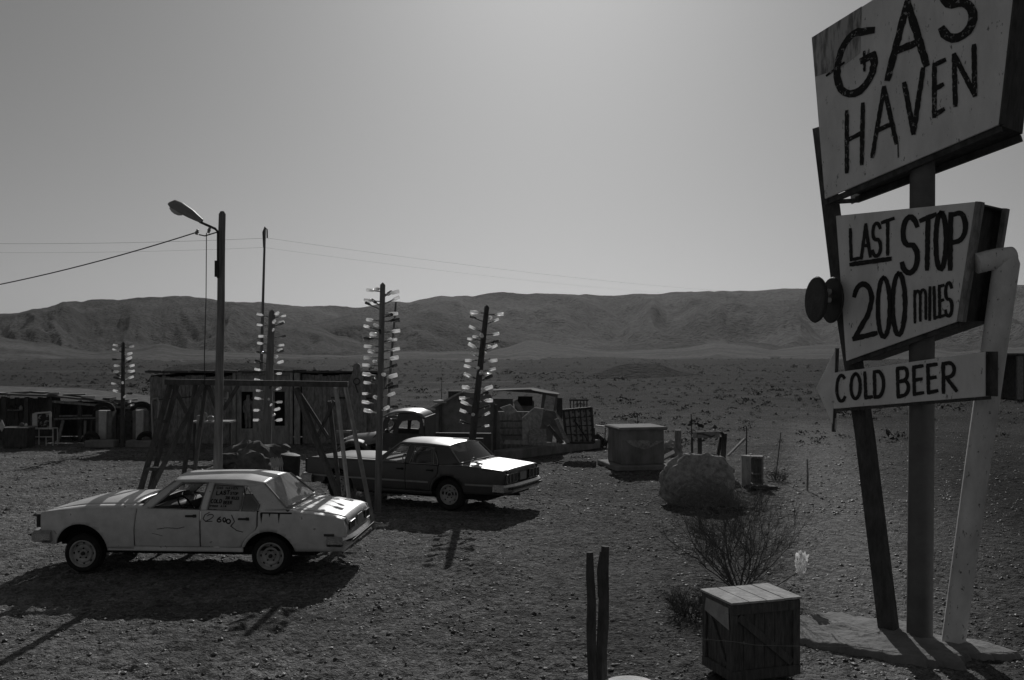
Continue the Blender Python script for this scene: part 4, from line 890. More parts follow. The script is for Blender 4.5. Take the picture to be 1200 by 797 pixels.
for t, wy, hz in prof:
    c_ = a_ + ax * t
    for j in range(n):
        q_ = 2 * math.pi * j / n; v_ = math.sin(q_) * hz; v_ = v_ if v_ > 0 else v_ * .35
        out.append(c_ + Vector((0, 1, 0)) * math.cos(q_) * wy + up * v_)
mb.add(out, [(i * n + j, i * n + (j + 1) % n, (i + 1) * n + (j + 1) % n, (i + 1) * n + j) for i in range(5) for j in range(n)] + [tuple(range(n)), tuple(5 * n + j for j in range(n))]); hd = mb.build("lamp_head", M['lampgrey'], lamp, smooth=True, angle=50)
mb = MB(); c_ = a_ + ax * .74 - up * .02; mb.blob(c_, .11, 2, 0, 1, 0, (1, 1, 1)); 
for v in mb.v:
    d_ = v - c_; k1 = d_.dot(axn); k2 = d_.dot(up); k3 = d_.y; v[:] = c_ + axn * k1 * 1.25 + up * (min(0.02, k2) * .75) + Vector((0, k3, 0))
mb.build("lamp_lens", mat("pale_lamp_lens", .55, .45, 6, .3), hd, smooth=True)
mb = MB()
for px, py in ((231, 272), (245, 270)): mb.lathe([(.0, -.05), (.03, -.045), (.02, -.02), (.035, 0), (.02, .02), (.03, .04), (0, .05)], P(px, py, Yl), (.3, 0, 1), 10)
mb.build("insulator", M['lampgrey'], lamp, smooth=True)
def sag(a, b, s, n=24): return [Vector(a).lerp(Vector(b), t) + Vector((0, 0, -4 * s * t * (1 - t))) for t in [i / n for i in range(n + 1)]]
mb = MB(); mb.tube(sag(P(231, 272, Yl), P(-220, 362, Yl + 4), .25), .011, 5); tag(mb.build("cable", M['wire'], loc=P(231, 272, Yl)), "black cable slung from the lamp pole out to the left", "cable")
mb = MB(); mb.tube([P(242, 273, Yl), P(241.5, 350, Yl), P(239.5, 420, Yl), P(240, 452, Yl)], .008, 5); tag(mb.build("rope", M['wire'], loc=P(242, 273, Yl)), "thin rope hanging straight down beside the lamp pole", "rope")
Yu = 70
up_ = thing("utility_pole", "tall thin utility pole far behind the shack", "utility pole", G(305, 410 + 3851.1 / Yu))
mb = MB(); mb.tube([G(305, 410 + 3851.1 / Yu) - Vector((0, 0, .3)), P(310.5, 267, Yu)], [.12, .075], 8); mb.build("pole", M['pole'], up_, smooth=True)
mb = MB(); mb.tube([P(309, 290, Yu), P(308.2, 272, Yu), P(310.5, 266, Yu), P(313, 269, Yu), P(313.2, 279, Yu)], .05, 6); mb.build("conductor_bracket", M['dkmetal'], up_, smooth=True)
Yf = 175
u2 = copy_tree(up_); u2.location = (P(1003, 0, Yf).x, Yf, 0); u2.scale = (1, 1, .99); u2["label"] = "tall thin utility pole on the plain behind the sign"; u2["group"] = up_["group"] = "utility poles of the wire line"
mb = MB(); mb.tube(sag(P(313, 279, Yu), P(1003, 345.5, Yf), 1.2) , .0055, 4); mb.tube(sag(P(313, 279, Yu), P(-260, 279, Yu), .4), .008, 4); tag(mb.build("power_line", M['wire'], loc=P(313, 279, Yu)), "upper thin power wire crossing the sky from pole to pole", "power line", "wires across the sky")
mb = MB(); mb.tube(sag(P(309, 290, Yu), P(1003, 348.5, Yf), 1.4), .004, 4); mb.tube(sag(P(309, 290, Yu), P(-260, 289, Yu), .4), .005, 4); tag(mb.build("power_line", M['wire'], loc=P(309, 290, Yu)), "lower fainter power wire crossing the sky from pole to pole", "power line", "wires across the sky")

# ------------------------------------------------------------------ bottle trees
def bottle_mat(name, c, trans, dark=False):
    m = bpy.data.materials.new(name); m.use_nodes = True; t = m.node_tree; N = t.nodes; L = t.links; b = N["Principled BSDF"]
    b.inputs["Base Color"].default_value = g3(c); b.inputs["Roughness"].default_value = .12; b.inputs["Transmission Weight"].default_value = trans; b.inputs["IOR"].default_value = 1.3
    tl = N.new("ShaderNodeBsdfTranslucent"); tl.inputs[0].default_value = g3(c); mx = N.new("ShaderNodeMixShader")
    oi = N.new("ShaderNodeObjectInfo"); mr = N.new("ShaderNodeMapRange"); mr.inputs[3].default_value = .1 if dark else .2; mr.inputs[4].default_value = .2 if dark else 1; L.new(oi.outputs["Random"], mr.inputs[0]); L.new(mr.outputs[0], mx.inputs[0])
    out = [n for n in N if n.type == 'OUTPUT_MATERIAL'][0]; L.new(b.outputs[0], mx.inputs[1]); L.new(tl.outputs[0], mx.inputs[2]); L.new(mx.outputs[0], out.inputs[0]); return m
BM = [bottle_mat("clear_bottle_glass", .93, .7), bottle_mat("brown_bottle_glass", .12, .7, True)]
bprof = [[(0, 0), (.034, .0), (.038, .012), (.038, .13), (.032, .155), (.015, .19), (.013, .25), (.016, .252), (.016, .265), (.0, .266)],
         [(0, 0), (.04, .0), (.045, .012), (.045, .15), (.03, .185), (.016, .2), (.015, .235), (.018, .24), (.0, .25)],
         [(0, 0), (.03, .0), (.034, .012), (.034, .10), (.026, .13), (.013, .16), (.012, .215), (.0, .22)]]
BME = {}
def bottle_mesh(k, m):
    if (k, m) not in BME:
        mb = MB(); mb.lathe(bprof[k], (0, 0, 0), (0, 0, 1), 12); o = mb.build("bottle", BM[m], local=True, smooth=True, angle=40); BME[(k, m)] = o.data; bpy.data.objects.remove(o)
    return BME[(k, m)]
def bottle_tree(label, base, top, r0, r1, pxdir, seed, rows, lo=.28, mat_='pole', shape=4):
    rng = random.Random(seed); root = thing("bottle_tree", label, "bottle tree", base, 0, "bottle trees in the yard")
    ax = top - Vector(base); n = 8; mb = MB()
    pts = [Vector(base) + ax * (i / n) for i in range(n + 1)]; pts[0].z -= .1
    mb.tube(pts + [top + ax.normalized() * r1 * .9], [r0 + (r1 - r0) * i / n for i in range(n + 1)] + [r1 * .15], 10)
    spots = []
    L_ = ax.length
    for i in range(rows):
        t = lo + (.955 - lo) * i / (rows - 1)
        for q_, ang in enumerate((0, 180)):
            spots.append((t + rng.uniform(-.006, .006) + (.012 if q_ else 0), ang + rng.uniform(-22, 22)))
        
        if rng.random() < .6: spots.append((t + .03, rng.choice((60, 120)) + rng.uniform(-20, 20))) 
        if rng.random() < .5: spots.append((t + .022, rng.choice((-70, -110)) + rng.uniform(-20, 20)))
    peg = MB()
    bl = []
    for t, ang in spots:
        if t > .985: continue
        p = Vector(base) + ax * t; tilt = R(rng.uniform(-2, 26)); d = Vector((math.cos(R(ang)) * math.cos(tilt), math.sin(R(ang)) * math.cos(tilt), math.sin(tilt)))
        mb.tube([p, p + d * .28], .011, 4)
        bl.append((p + d * (r0 + .02 + rng.uniform(.24, .3)), -d))
    mb.build("trunk", M['pole' if mat_ == 'pole' else 'dkwood'], root, smooth=True, angle=60)
    for p, d in bl:
        me = bottle_mesh(rng.choice((0, 0, 1, 2)), 1 if rng.random() < .22 else 0)
        o = bpy.data.objects.new("bottle", me); COL.objects.link(o); o.parent = root; o.location = p - Vector(base); o.rotation_euler = d.to_track_quat('Z', 'Y').to_euler(); k_ = rng.uniform(.85, 1.08); o.scale = (k_, k_, k_)
    return root
bottle_tree("tallest bottle tree, its dark pole in front of the dark sedan", G(442.5, 599), P(448.5, 334, 20.4), .075, .055, 1, 3, 14, .42)
bottle_tree("leaning bottle tree with a pointed top behind the dark sedan", (P(547, 0, 23.4).x, 23.4, 0), P(570.5, 360, 23.4), .1, .06, 1, 5, 13, .34, 'dk')
bottle_tree("pointed bottle tree standing in front of the shack doorway", (P(311.5, 0, 30.5).x, 30.5, 0), P(319, 366, 30.5), .15, .1, 1, 8, 12, .25)
bottle_tree("smallest dark bottle tree between the two old fuel pumps", G(143.5, 524), P(144.5, 402, 34), .075, .06, 1, 13, 10, .38, 'dk')
mb = MB(); a_ = G(452, 538); mb.tube([a_ - Vector((0, 0, .1)), P(457, 440, a_.y), P(464, 354, a_.y)], [.05, .045, .03], 6); tag(mb.build("leaning_pole", M['pole'], loc=a_, smooth=True), "slim bare leaning pole just behind the tallest bottle tree", "pole")

# ------------------------------------------------------------------ timber swing frame
sw = thing("swing_frame", "dark timber swing frame with splayed trestle legs behind the white sedan", "swing frame", (-3.9, 17.8, 0))
def member(p0, p1, w_, m='dkwood', name='leg', h=None):
    mb = MB(); mb.beam(p0, p1, w_, h or w_); return mb.build(name, M[m], sw, bevel=.004)
def ext(px0, py0, Y0, px1, py1, Y1):  # extend a leg seen in the photo to the ground
    a_ = P(px0, py0, Y0); b_ = P(px1, py1, Y1); t = (a_.z + .06) / (a_.z - b_.z); return a_, a_ + (b_ - a_) * t
YB = 17.8
mb = MB(); mb.beam(P(194, 447.5, YB), P(408, 450.5, YB), .13, .1); mb.build("top_beam", M['dkwood'], sw, bevel=.006)
for (x0, x1, dn, w_) in ((200, 163, -.55, .08), (208, 174, .55, .07)): member(*ext(x0, 449, YB, x1, 580, YB + dn * .7), w_)
for (x0, x1, dn, w_) in ((229, 216, .75, .07), (242, 228, -.3, .065)): member(*ext(x0, 450, YB + .05, x1, 552, YB + dn * .7), w_)
member(*ext(238, 450, YB - .1, 176, 577, YB - .5), .08, name='brace')
for q_ in (((202, 450, YB + .1), (222, 490, YB + .35)), ((244, 452, YB), (255, 482, YB - .05)), ((262, 480, YB), (279, 452, YB)), ((186, 549, YB - .3), (172, 549, YB + .1)), ((170, 549.5, YB - .45), (189, 550, YB - .35)), ((186, 494, YB - .2), (197, 494, YB + .25))):
    member(P(*q_[0]), P(*q_[1]), .06, name='brace')
a_, b_ = ext(393.5, 455, YB, 409, 587, YB - .35); a2, b2 = ext(404.5, 453, YB, 429, 573, YB + .45)
for p0, p1 in ((a_, b_), (a2, b2)):
    mb = MB(); mb.tube([p0, p1], .04, 10); mb.build("leg", M['steel'], sw, smooth=True)
mb = MB(); mb.tube([a_, P(394, 452, YB), P(399, 450, YB + .02), P(403, 451, YB + .05), a2], .042, 10); mb.build("leg_bow", M['pipe'], sw, smooth=True)
member(*ext(347, 455, YB, 394, 575, YB - .3), .09, name='brace'); member(P(394, 506, YB), P(420, 506, YB + .3), .05, 'steel', 'brace'); member(*ext(386, 470, YB + .1, 399, 585, YB + .3), .07); member(P(352, 462, YB), P(386, 515, YB), .06, name='brace'); member(P(392, 470, YB), P(372, 512, YB + .1), .05, name='brace')

# ------------------------------------------------------------------ shack, shed and their clutter
def plank_wall(name, m, parent, x0, x1, z0, z1, y, n, seed, th=.04, jit=.06, slant=0):
    rng = random.Random(seed); mb = MB(); w_ = (x1 - x0) / n
    for i in range(n):
        xc = x0 + w_ * (i + .5); h = z1 - z0 + rng.uniform(-jit, jit * .3) + slant * (xc - x0)
        mb.box((xc, y + rng.uniform(-.012, .012), z0 + h / 2), (w_ * rng.uniform(.9, .985), th, h), ry=rng.uniform(-.008, .008))
    return mb.build(name, M[m], parent)
YS = 35.0; sx_ = lambda px: (px - CXP) * YS / F; szz = lambda py: CAMZ - (py - HY) * YS / F
shack = thing("shack", "long low timber shack with a pale boarded doorway", "shack", (sx_(300), YS, 0))
plank_wall("wall", 'wood', shack, sx_(176), sx_(278), 0, szz(440), YS, 22, 1)
plank_wall("wall", 'wood', shack, sx_(354), sx_(441), 0, szz(439), YS, 18, 2)
mb = MB(); mb.box(((sx_(176) + sx_(441)) / 2, YS + 3.0, 1.2), (sx_(441) - sx_(176), .06, 2.4)); mb.box((sx_(176) + .03, YS + 1.5, 1.2), (.06, 2.9, 2.4)); mb.box((sx_(441) - .03, YS + 1.5, 1.2), (.06, 2.9, 2.4)); mb.build("wall", M['dkwood'], shack)
mb = MB(); mb.box(((sx_(172) + sx_(445)) / 2, YS + 1.5, szz(437.5)), (sx_(445) - sx_(172), 3.4, .07), rx=-.035); rf = mb.build("roof", M['corr'], shack)
rng = random.Random(3); mb = MB()
for i in range(9): mb.box((sx_(185 + i * 28), YS - .15 + rng.uniform(-.05, .05), szz(436) + rng.uniform(.0, .05)), (rng.uniform(.3, .75), .3, rng.uniform(.03, .12)), ry=rng.uniform(-.1, .1))
for i in range(6): mb.blob((sx_(180 + i * 45 + rng.uniform(-9, 9)), YS + .2, szz(435)), rng.uniform(.06, .13), 1, .3, 2, i, (1.4, 1, .6))
mb.build("roof_litter", M['dkwood'], rf)
# pale door surround
YD = YS - .12; dx = lambda px: (px - CXP) * YD / F; dzz = lambda py: CAMZ - (py - HY) * YD / F
mb = MB()
mb.box(((dx(278) + dx(339)) / 2, YD, (dzz(440) + dzz(459)) / 2), (dx(339) - dx(278), .08, dzz(440) - dzz(459)))
for x0, x1 in ((278, 283), (296.5, 322), (334, 339)): mb.box(((dx(x0) + dx(x1)) / 2, YD, dzz(459) / 2 - .003), (dx(x1) - dx(x0), .08, dzz(459) - .006))
mb.box(((dx(283.2) + dx(296.3)) / 2, YD, dzz(502) / 2 - .003), (dx(296.3) - dx(283.2), .075, dzz(502) - .006)); mb.box(((dx(322.2) + dx(333.8)) / 2, YD, dzz(499) / 2), (dx(333.8) - dx(322.2), .075, dzz(499) - .006))
ds = mb.build("door_surround", M['lightwood'], shack)
for x_ in (275.5, 342, 349):
    mb = MB(); mb.box((dx(x_), YD - .09, dzz(437) / 2), (.11 if x_ != 349 else .2, .1, dzz(437))); mb.build("door_post", M['lightwood'], shack, bevel=.006)
mb = MB(); mb.box((dx(309), YD - .06, dzz(438)), (dx(343) - dx(273), .12, .1)); mb.build("lintel", M['wood'], shack)
mb = MB(); mb.box(((dx(283) + dx(296.5)) / 2, YD + .3, (dzz(459) + dzz(503)) / 2), (dx(298) - dx(281), .04, dzz(457) - dzz(505))); mb.box(((dx(283) + dx(296.5)) / 2, YD + .16, dzz(503)), (dx(296.5) - dx(283), .24, .03)); mb.build("niche", M['black'], shack)
mb = MB(); mb.box(((dx(322) + dx(334)) / 2, YD + .1, (dzz(459) + dzz(499)) / 2), (dx(335) - dx(321), .03, dzz(458) - dzz(500))); mb.build("window", M['black'], shack)
mb = MB(); mb.beam(P(356, 449, YS - .05), P(400, 448, YS - .05), .05); mb.beam(P(388, 466, YS - .06), P(436, 467, YS - .06), .06); mb.beam(P(178, 469, YS - .05), P(236, 464, YS - .05), .04); mb.beam(P(228, 493, YS - .08), P(276, 493, YS - .08), .05); mb.build("batten", M['dkwood'], shack)
# statue in the niche
me = bpy.data.meshes.new("statue"); H_ = (dzz(462) - dzz(502)); zz = lambda k: k * H_
vv = [(0, 0, zz(.5), .10), (0, 0, zz(.62), .095), (0, 0, zz(.78), .125), (0, 0, zz(.85), .06), (0, 0, zz(.93), .075), (0, 0, zz(.985), .05), (-.13, 0, zz(.77), .05), (-.16, -.01, zz(.6), .04), (-.14, -.03, zz(.45), .035), (.13, 0, zz(.77), .05), (.16, -.01, zz(.6), .04), (.14, -.03, zz(.45), .035), (-.06, 0, zz(.4), .085), (-.06, 0, zz(.2), .06), (-.06, 0, zz(.03), .05), (-.06, -.08, zz(.015), .035), (.06, 0, zz(.4), .085), (.06, 0, zz(.2), .06), (.06, 0, zz(.03), .05), (.06, -.08, zz(.015), .035)]
ee = [(0, 1), (1, 2), (2, 3), (3, 4), (4, 5), (2, 6), (6, 7), (7, 8), (2, 9), (9, 10), (10, 11), (0, 12), (12, 13), (13, 14), (14, 15), (0, 16), (16, 17), (17, 18), (18, 19)]
me.from_pydata([v[:3] for v in vv], ee, []); st = bpy.data.objects.new("statue", me); COL.objects.link(st); st.location = ((dx(283) + dx(296.5)) / 2, YD + .13, dzz(502) + .0)
md = st.modifiers.new("skin", 'SKIN'); sv = me.skin_vertices[0].data
for i, v in enumerate(vv): sv[i].radius = (v[3], v[3])
sv[0].use_root = True
st.modifiers.new("sub", 'SUBSURF').levels = 1; me.materials.append(M['wood']); tag(st, "small dark carved standing figure in the shack's doorway niche", "statue")
# white cross ornament on the wall
mb = MB(); c_ = P(267, 466, YS - .1); mb.beam(c_ - Vector((0, 0, .16)), c_ + Vector((0, 0, .2)), .05, .03); mb.beam(c_ - Vector((.14, 0, .02)), c_ + Vector((.14, 0, 0)), .05, .03); mb.beam(c_ + Vector((-.1, 0, -.12)), c_ + Vector((.1, 0, -.1)), .04, .03); tag(mb.build("wall_ornament", M['white'], loc=c_), "small white cross shaped ornament hung on the shack wall beside the lamp pole", "ornament")
# tall round shouldered carved panel
mb = MB(); yy = YS - .35; pl = []
for px, py in ((408, 528), (409, 470), (410, 445), (413, 436), (413.5, 431), (415, 426.5), (418.5, 425.5), (421.5, 427), (422.5, 431), (422.5, 436), (426.5, 446), (428.5, 470), (429, 528)): pl.append(P(px, py, yy))
for p in pl: p.z = max(p.z, 0.0)
mb.prism(pl, (0, .18, 0)); cp = mb.build("carved_panel", M['wood'], loc=P(418, 528, yy), bevel=.015); tag(cp, "tall upright panel with round head and shoulders leaning on the shack", "panel")
mb = MB(); c_ = P(418, 447, yy - .02); mb.lathe([(.09, 0), (.11, .02), (.13, .0)], c_, (0, -1, 0), 16); mb.tube([c_ + Vector((-.05, -.02, -.12)), c_ + Vector((.05, -.02, -.4))], .02, 6); mb.build("carving", M['dkwood'], cp)
# dark stool beside the shack
mb = MB(); g_ = G(373, 530); mb.tube([g_, P(373.5, 512, g_.y), P(371.5, 508, g_.y)], .03, 6); mb.lathe([(0, 0), (.09, .02), (.11, .07), (.07, .13), (0, .14)], P(371.5, 508, g_.y), (0, 0, 1), 12); mb.tube([g_, g_ + Vector((-.35, -.1, .02))], .02, 5); tag(mb.build("yard_lamp", M['lampgrey'], loc=g_, smooth=True), "small bent yard lamp on a thin stalk right of the shack doorway", "lamp")
# workbench with things under the swing frame view
yb = 30.2
wb_ = thing("workbench", "rough workbench with pale top against the shack wall", "workbench", (P(250, 0, yb).x, yb, 0))
mb = MB(); mb.beam(P(226, 494, yb), P(273, 494, yb), .7, .05); mb.build("tabletop", M['lightwood'], wb_)
for px in (228, 270):
    for d_ in (-.28, .28):
        mb = MB(); q_ = P(px, 494, yb + d_); mb.beam((q_.x, q_.y, 0), (q_.x, q_.y, q_.z - .03), .07); mb.build("leg", M['dkwood'], wb_)
for px, r_, h_, lb in ((234, .1, .16, "left"), (239.5, .08, .24, "pale"), (247, .09, .14, "squat")):
    mb = MB(); q_ = P(px, 494, yb - .12); mb.lathe([(0, 0), (r_, 0), (r_, h_ * .8), (r_ * .7, h_), (0, h_)], (q_.x, q_.y, q_.z + .028), (0, 0, 1), 14)
    tag(mb.build("tin_can", M['steel'], loc=(q_.x, q_.y, q_.z), smooth=True), {"left": "wide tin at the left end of the workbench", "pale": "taller tin in the middle of the workbench", "squat": "squat tin right of the taller tin on the workbench"}[lb], "tin")
# low dark shed on the far left
YL = 36.0; lx = lambda px: (px - CXP) * YL / F; lz = lambda py: CAMZ - (py - HY) * YL / F
shed = thing("shed", "long low dark lean-to shed at the left edge", "shed", (lx(80), YL, 0))
mb = MB(); mb.box(((lx(-80) + lx(176)) / 2, YL + 2.2, lz(474) / 2), (lx(176) - lx(-80), .08, lz(474))); mb.build("wall", M['dkwood'], shed)
plank_wall("wall", 'dkwood', shed, lx(-80), lx(62), 0, lz(466), YL + .6, 26, 21)
mb = MB(); mb.prism([(lx(-80), YL - .3, lz(460)), (lx(62), YL - .3, lz(464.5)), (lx(176), YL - .3, lz(476)), (lx(176), YL + 2.4, lz(476) + .12), (lx(62), YL + 2.4, lz(464) + .12), (lx(-80), YL + 2.4, lz(460) + .12)], (0, 0, .06)); rf = mb.build("roof", M['corr'], shed)
rng = random.Random(9); mb = MB()
for i in range(9):
    px = -20 + i * 21; z_ = lz(464 + max(0, px - 60) * .1) + .12; mb.box((lx(px), YL + rng.uniform(-.2, .5), z_), (rng.uniform(.3, .9), .3, .05), ry=rng.uniform(-.06, .06), rz=rng.uniform(-.4, .4))
mb.build("roof_sheet", M['rust'], rf)
for px in (-30, 8, 34, 62, 96, 134, 172):
    mb = MB(); z_ = lz(465 + max(0, px - 50) * .1); mb.box((lx(px), YL - .15, z_ / 2), (.12, .12, z_)); mb.build("post", M['dkwood'], shed)
mb = MB(); mb.beam(P(62, 470.5, YL - .25), P(175, 480, YL - .25), .1, .08); mb.build("eaves_beam", M['wood'], shed)
yq = 35.6
for a_, b_, w_, lb in (((64, 491, yq), (112, 490, yq), .12, "upper grey plank lying level inside the dark shed"), ((70, 487.5, yq + .3), (108, 487, yq + .3), .1, "thinner plank resting behind the level plank in the shed"), ((74, 493, yq - .3), (68, 518, yq - .6), .1, "slanting prop plank inside the dark shed"), ((100, 493, yq - .2), (99, 519, yq - .2), .08, "upright plank at the right inside the dark shed")):
    mb = MB(); mb.beam(P(*a_), P(*b_), w_, .05); tag(mb.build("plank", M['wood'], loc=P(*b_)), lb, "plank", "planks stored in the shed")
for px, lb in ((67, "left trestle leg stand under the level shed planks"), (110, "right trestle leg stand under the level shed planks")):
    mb = MB(); q_ = P(px, 492.5, yq + .1); mb.box((q_.x, q_.y, q_.z / 2), (.08, .5, q_.z)); tag(mb.build("trestle", M['dkwood'], loc=(q_.x, q_.y, 0)), lb, "trestle", "trestles in the shed")
# framed picture on metal stand
yt = 34.3
stn = thing("metal_stand", "pale tubular metal stand carrying a framed picture by the shed", "stand", (P(47, 0, yt).x, yt, 0))
mb = MB()
L1, R1 = P(40, 502.5, yt), P(62, 502.5, yt)
for p in (L1, R1):
    for d_ in (0, .35): mb.tube([(p.x, p.y + d_, 0), (p.x, p.y + d_, p.z)], .02, 6)
mb.tube([L1, R1], .02, 6); mb.tube([L1 + Vector((0, .35, 0)), R1 + Vector((0, .35, 0))], .02, 6); mb.tube([P(32, 512, yt), P(62, 512, yt)], .016, 6); mb.tube([P(32, 512, yt), (P(32, 512, yt).x, yt, 0)], .016, 6); mb.tube([P(32, 512, yt), P(32, 506, yt)], .016, 6); mb.tube([P(54, 512, yt), (P(54, 512, yt).x, yt, 0)], .016, 6); mb.build("tube_frame", M['pipe'], stn, smooth=True)
pic = thing("picture", "white framed dark picture board standing on the metal stand", "picture", P(50, 502, yt + .15))
fr = [P(41, 484.5, yt + .2), P(59, 483, yt + .2), P(59.5, 502, yt + .12), P(41, 502, yt + .12)]
mb = MB()
for i in range(4):
    w_ = .17 if i == 3 else .07; mb.beam(fr[i], fr[(i + 1) % 4], w_, .05)
mb.build("frame", M['white'], pic); mb = MB(); mb.prism([p + Vector((0, .012, 0)) for p in fr], (0, .02, 0)); mb.build("canvas", mat("dark_blotched_canvas", .35, .02, 5, .8, contrast=(.5, .58)), pic)
# dark cabinet with things on it at the left edge
yc = 33.6
cb = thing("cabinet", "low dark wooden cabinet at the left edge in front of the shed", "cabinet", (P(18, 0, yc).x, yc, 0))
x0, x1, zt_ = P(3, 0, yc).x, P(32, 0, yc).x, P(0, 502, yc).z
plank_wall("front", 'dkwood', cb, x0, x1, 0, zt_, yc, 9, 6, jit=.0)
mb = MB(); mb.box(((x0 + x1) / 2, yc + .3, zt_ / 2), (x1 - x0 - .02, .54, zt_ - .01)); mb.build("body", M['dkwood'], cb); mb = MB(); mb.box(((x0 + x1) / 2, yc + .28, zt_ + .02), (x1 - x0 + .08, .7, .035)); mb.build("top", M['wood'], cb)
for px, r_, m_, lb in ((30.5, .055, 'white', "small round white ball on the right end of the dark cabinet"), (25.5, .075, 'stone', "grey round stone beside the white ball on the cabinet")):
    mb = MB(); q_ = P(px, 502, yc + .2); mb.blob((q_.x, q_.y, zt_ + .037 + r_ * .93), r_, 2, .08, 2, 3); tag(mb.build("ball" if m_ == 'white' else "stone", M[m_], loc=(q_.x, q_.y, zt_ + .037), smooth=True), lb, "ball" if m_ == 'white' else "stone")
shf = thing("wall_shelf", "small dark shelf high on the shed wall above the cabinet", "shelf", P(18, 480.5, YL + .4))
mb = MB(); mb.beam(P(8, 480.5, YL + .4), P(28, 480.5, YL + .4), .3, .04); mb.build("board", M['wood'], shf); mb = MB(); mb.beam(P(20, 481, YL + .45), P(20, 500, YL + .5), .1, .06); mb.build("bracket", M['dkwood'], shf)
for px, h_, m_, lb in ((13, .2, 'dkmetal', "tall dark jar on the left of the high shed shelf"), (18, .24, 'dkmetal', "tallest dark jar in the middle of the high shed shelf"), (24.5, .17, 'white', "pale jug at the right of the high shed shelf")):
    q_ = P(px, 480.5, YL + .35); mb = MB(); mb.lathe([(0, .02), (.06, .02), (.07, h_ * .6), (.03, h_ * .85), (.035, h_), (0, h_)], q_, (0, 0, 1), 12); tag(mb.build("jar", M[m_], loc=q_, smooth=True), lb, "jar", "jars on the shed shelf")
mb = MB(); c_ = P(2, 499, yc - .1); mb.prism([c_ + Vector((-.12, 0, 0)), c_ + Vector((0, 0, .2)), c_ + Vector((.09, 0, 0)), c_ + Vector((0, 0, -.2))], (0, .03, 0)); tag(mb.build("diamond_sign", M['white'], loc=c_), "white diamond shaped plate fixed at the extreme left edge", "plate")
# old fuel pumps on kerbs
def pump(px, pw, pyt, lab, cap=1):
    y_ = 34.6; q_ = lambda x, yv: P(x, yv, y_)
    r_ = thing("fuel_pump", lab, "fuel pump", (P(px, 0, y_).x, y_, 0), 0, "old fuel pumps by the shed")
    xc = P(px, 0, y_).x; w_ = pw * y_ / F; zt2 = P(0, pyt, y_).z
    mb = MB(); mb.prism([(xc - w_ / 2, y_, .2), (xc + w_ * .38, y_, .2), (xc + w_ / 2, y_, zt2 * .75), (xc + w_ / 2, y_, zt2), (xc - w_ / 2, y_, zt2)], (0, .1, 0)); mb.build("front_panel", M['white'], r_, bevel=.01)
    mb = MB(); mb.box((xc, y_ + .3, zt2 / 2), (w_ + .3, .42, zt2)); mb.build("body", M['rust'], r_, bevel=.02)
    mb = MB(); R_ = w_ / 2 + .17; pts = [(xc + R_ * math.cos(R(k)), y_ + .18, zt2 - .02 + R_ * .8 * math.sin(R(k))) for k in range(0, 181, 15)]; mb.tube(pts, .09, 10); mb.build("hood", M['rubber'], r_, smooth=True)
    return r_
pump(120, 9, 481.5, "pale fronted old fuel pump, the left one of the pair"); pump(163.5, 9, 481, "pale fronted old fuel pump right of the dark bottle tree")
def kerb(x0, x1, lab):
    a_ = G(x0, 524); mb = MB(); b_ = G(x1, 525); mb.box(((a_.x + b_.x) / 2, a_.y + .1, .11), (b_.x - a_.x, .5, .24), rz=.0); tag(mb.build("kerb_block", M['concrete'], loc=((a_.x + b_.x) / 2, a_.y, 0), bevel=.02), lab, "kerb block", "concrete blocks under the fuel pumps")
kerb(101, 131, "long concrete block under the left fuel pump"); kerb(149, 179, "long concrete block under the right fuel pump")
def tyre(name, c, ax, R_, r_, m, lab, half=False, cat="tyre", grp=None):
    mb = MB(); mb.lathe([(R_ - r_ * 1.6, -r_ * .8), (R_ - r_ * .6, -r_), (R_ - .02, -r_ * .8), (R_, -r_ * .4), (R_, r_ * .4), (R_ - .02, r_ * .8), (R_ - r_ * .6, r_), (R_ - r_ * 1.6, r_ * .8), (R_ - r_ * 1.5, 0), (R_ - r_ * 1.6, -r_ * .8)], c, ax, 36)
    return tag(mb.build(name, m, loc=c, smooth=True), lab, cat, grp)
p_ = G(109, 522); tyre("tyre", p_ + Vector((0, -.1, .2)), (.2, 1, .2), .3, .1, M['rubber'], "worn tyre propped at the foot of the left fuel pump", grp="tyres by the fuel pumps")
p_ = G(173, 523); tyre("tyre", p_ + Vector((0, -.1, .2)), (-.2, 1, .2), .33, .1, M['rubber'], "worn tyre propped at the foot of the right fuel pump", grp="tyres by the fuel pumps")
p_ = G(140, 519); tyre("tractor_tyre", Vector((p_.x, p_.y + .2, .5)), (.15, 1, -.3), .52, .16, M['rubber'], "large tyre leaning behind the smallest bottle tree")
mb = MB(); mb.blob((P(150, 0, 35.6).x, 35.6, .35), .62, 3, .5, 2, 4, (.9, .8, 1.1), flat=-.35); tag(mb.build("tarpaulin_heap", M['cloth'], loc=(P(150, 0, 35.6).x, 35.6, 0), smooth=True), "dark crumpled tarpaulin heap between the fuel pumps", "tarpaulin")
mb = MB(); g_ = P(180, 0, 33.4); g_.z = 0; mb.tube([g_, P(178, 472, 33.4), P(180, 468, 33.4), P(184, 467, 33.4), P(186.5, 472, 33.4), P(185, 490, 33.4)], .04, 8); tag(mb.build("bent_pipe", M['steel'], loc=g_, smooth=True), "bent grey pipe hooked over beside the right fuel pump", "pipe")

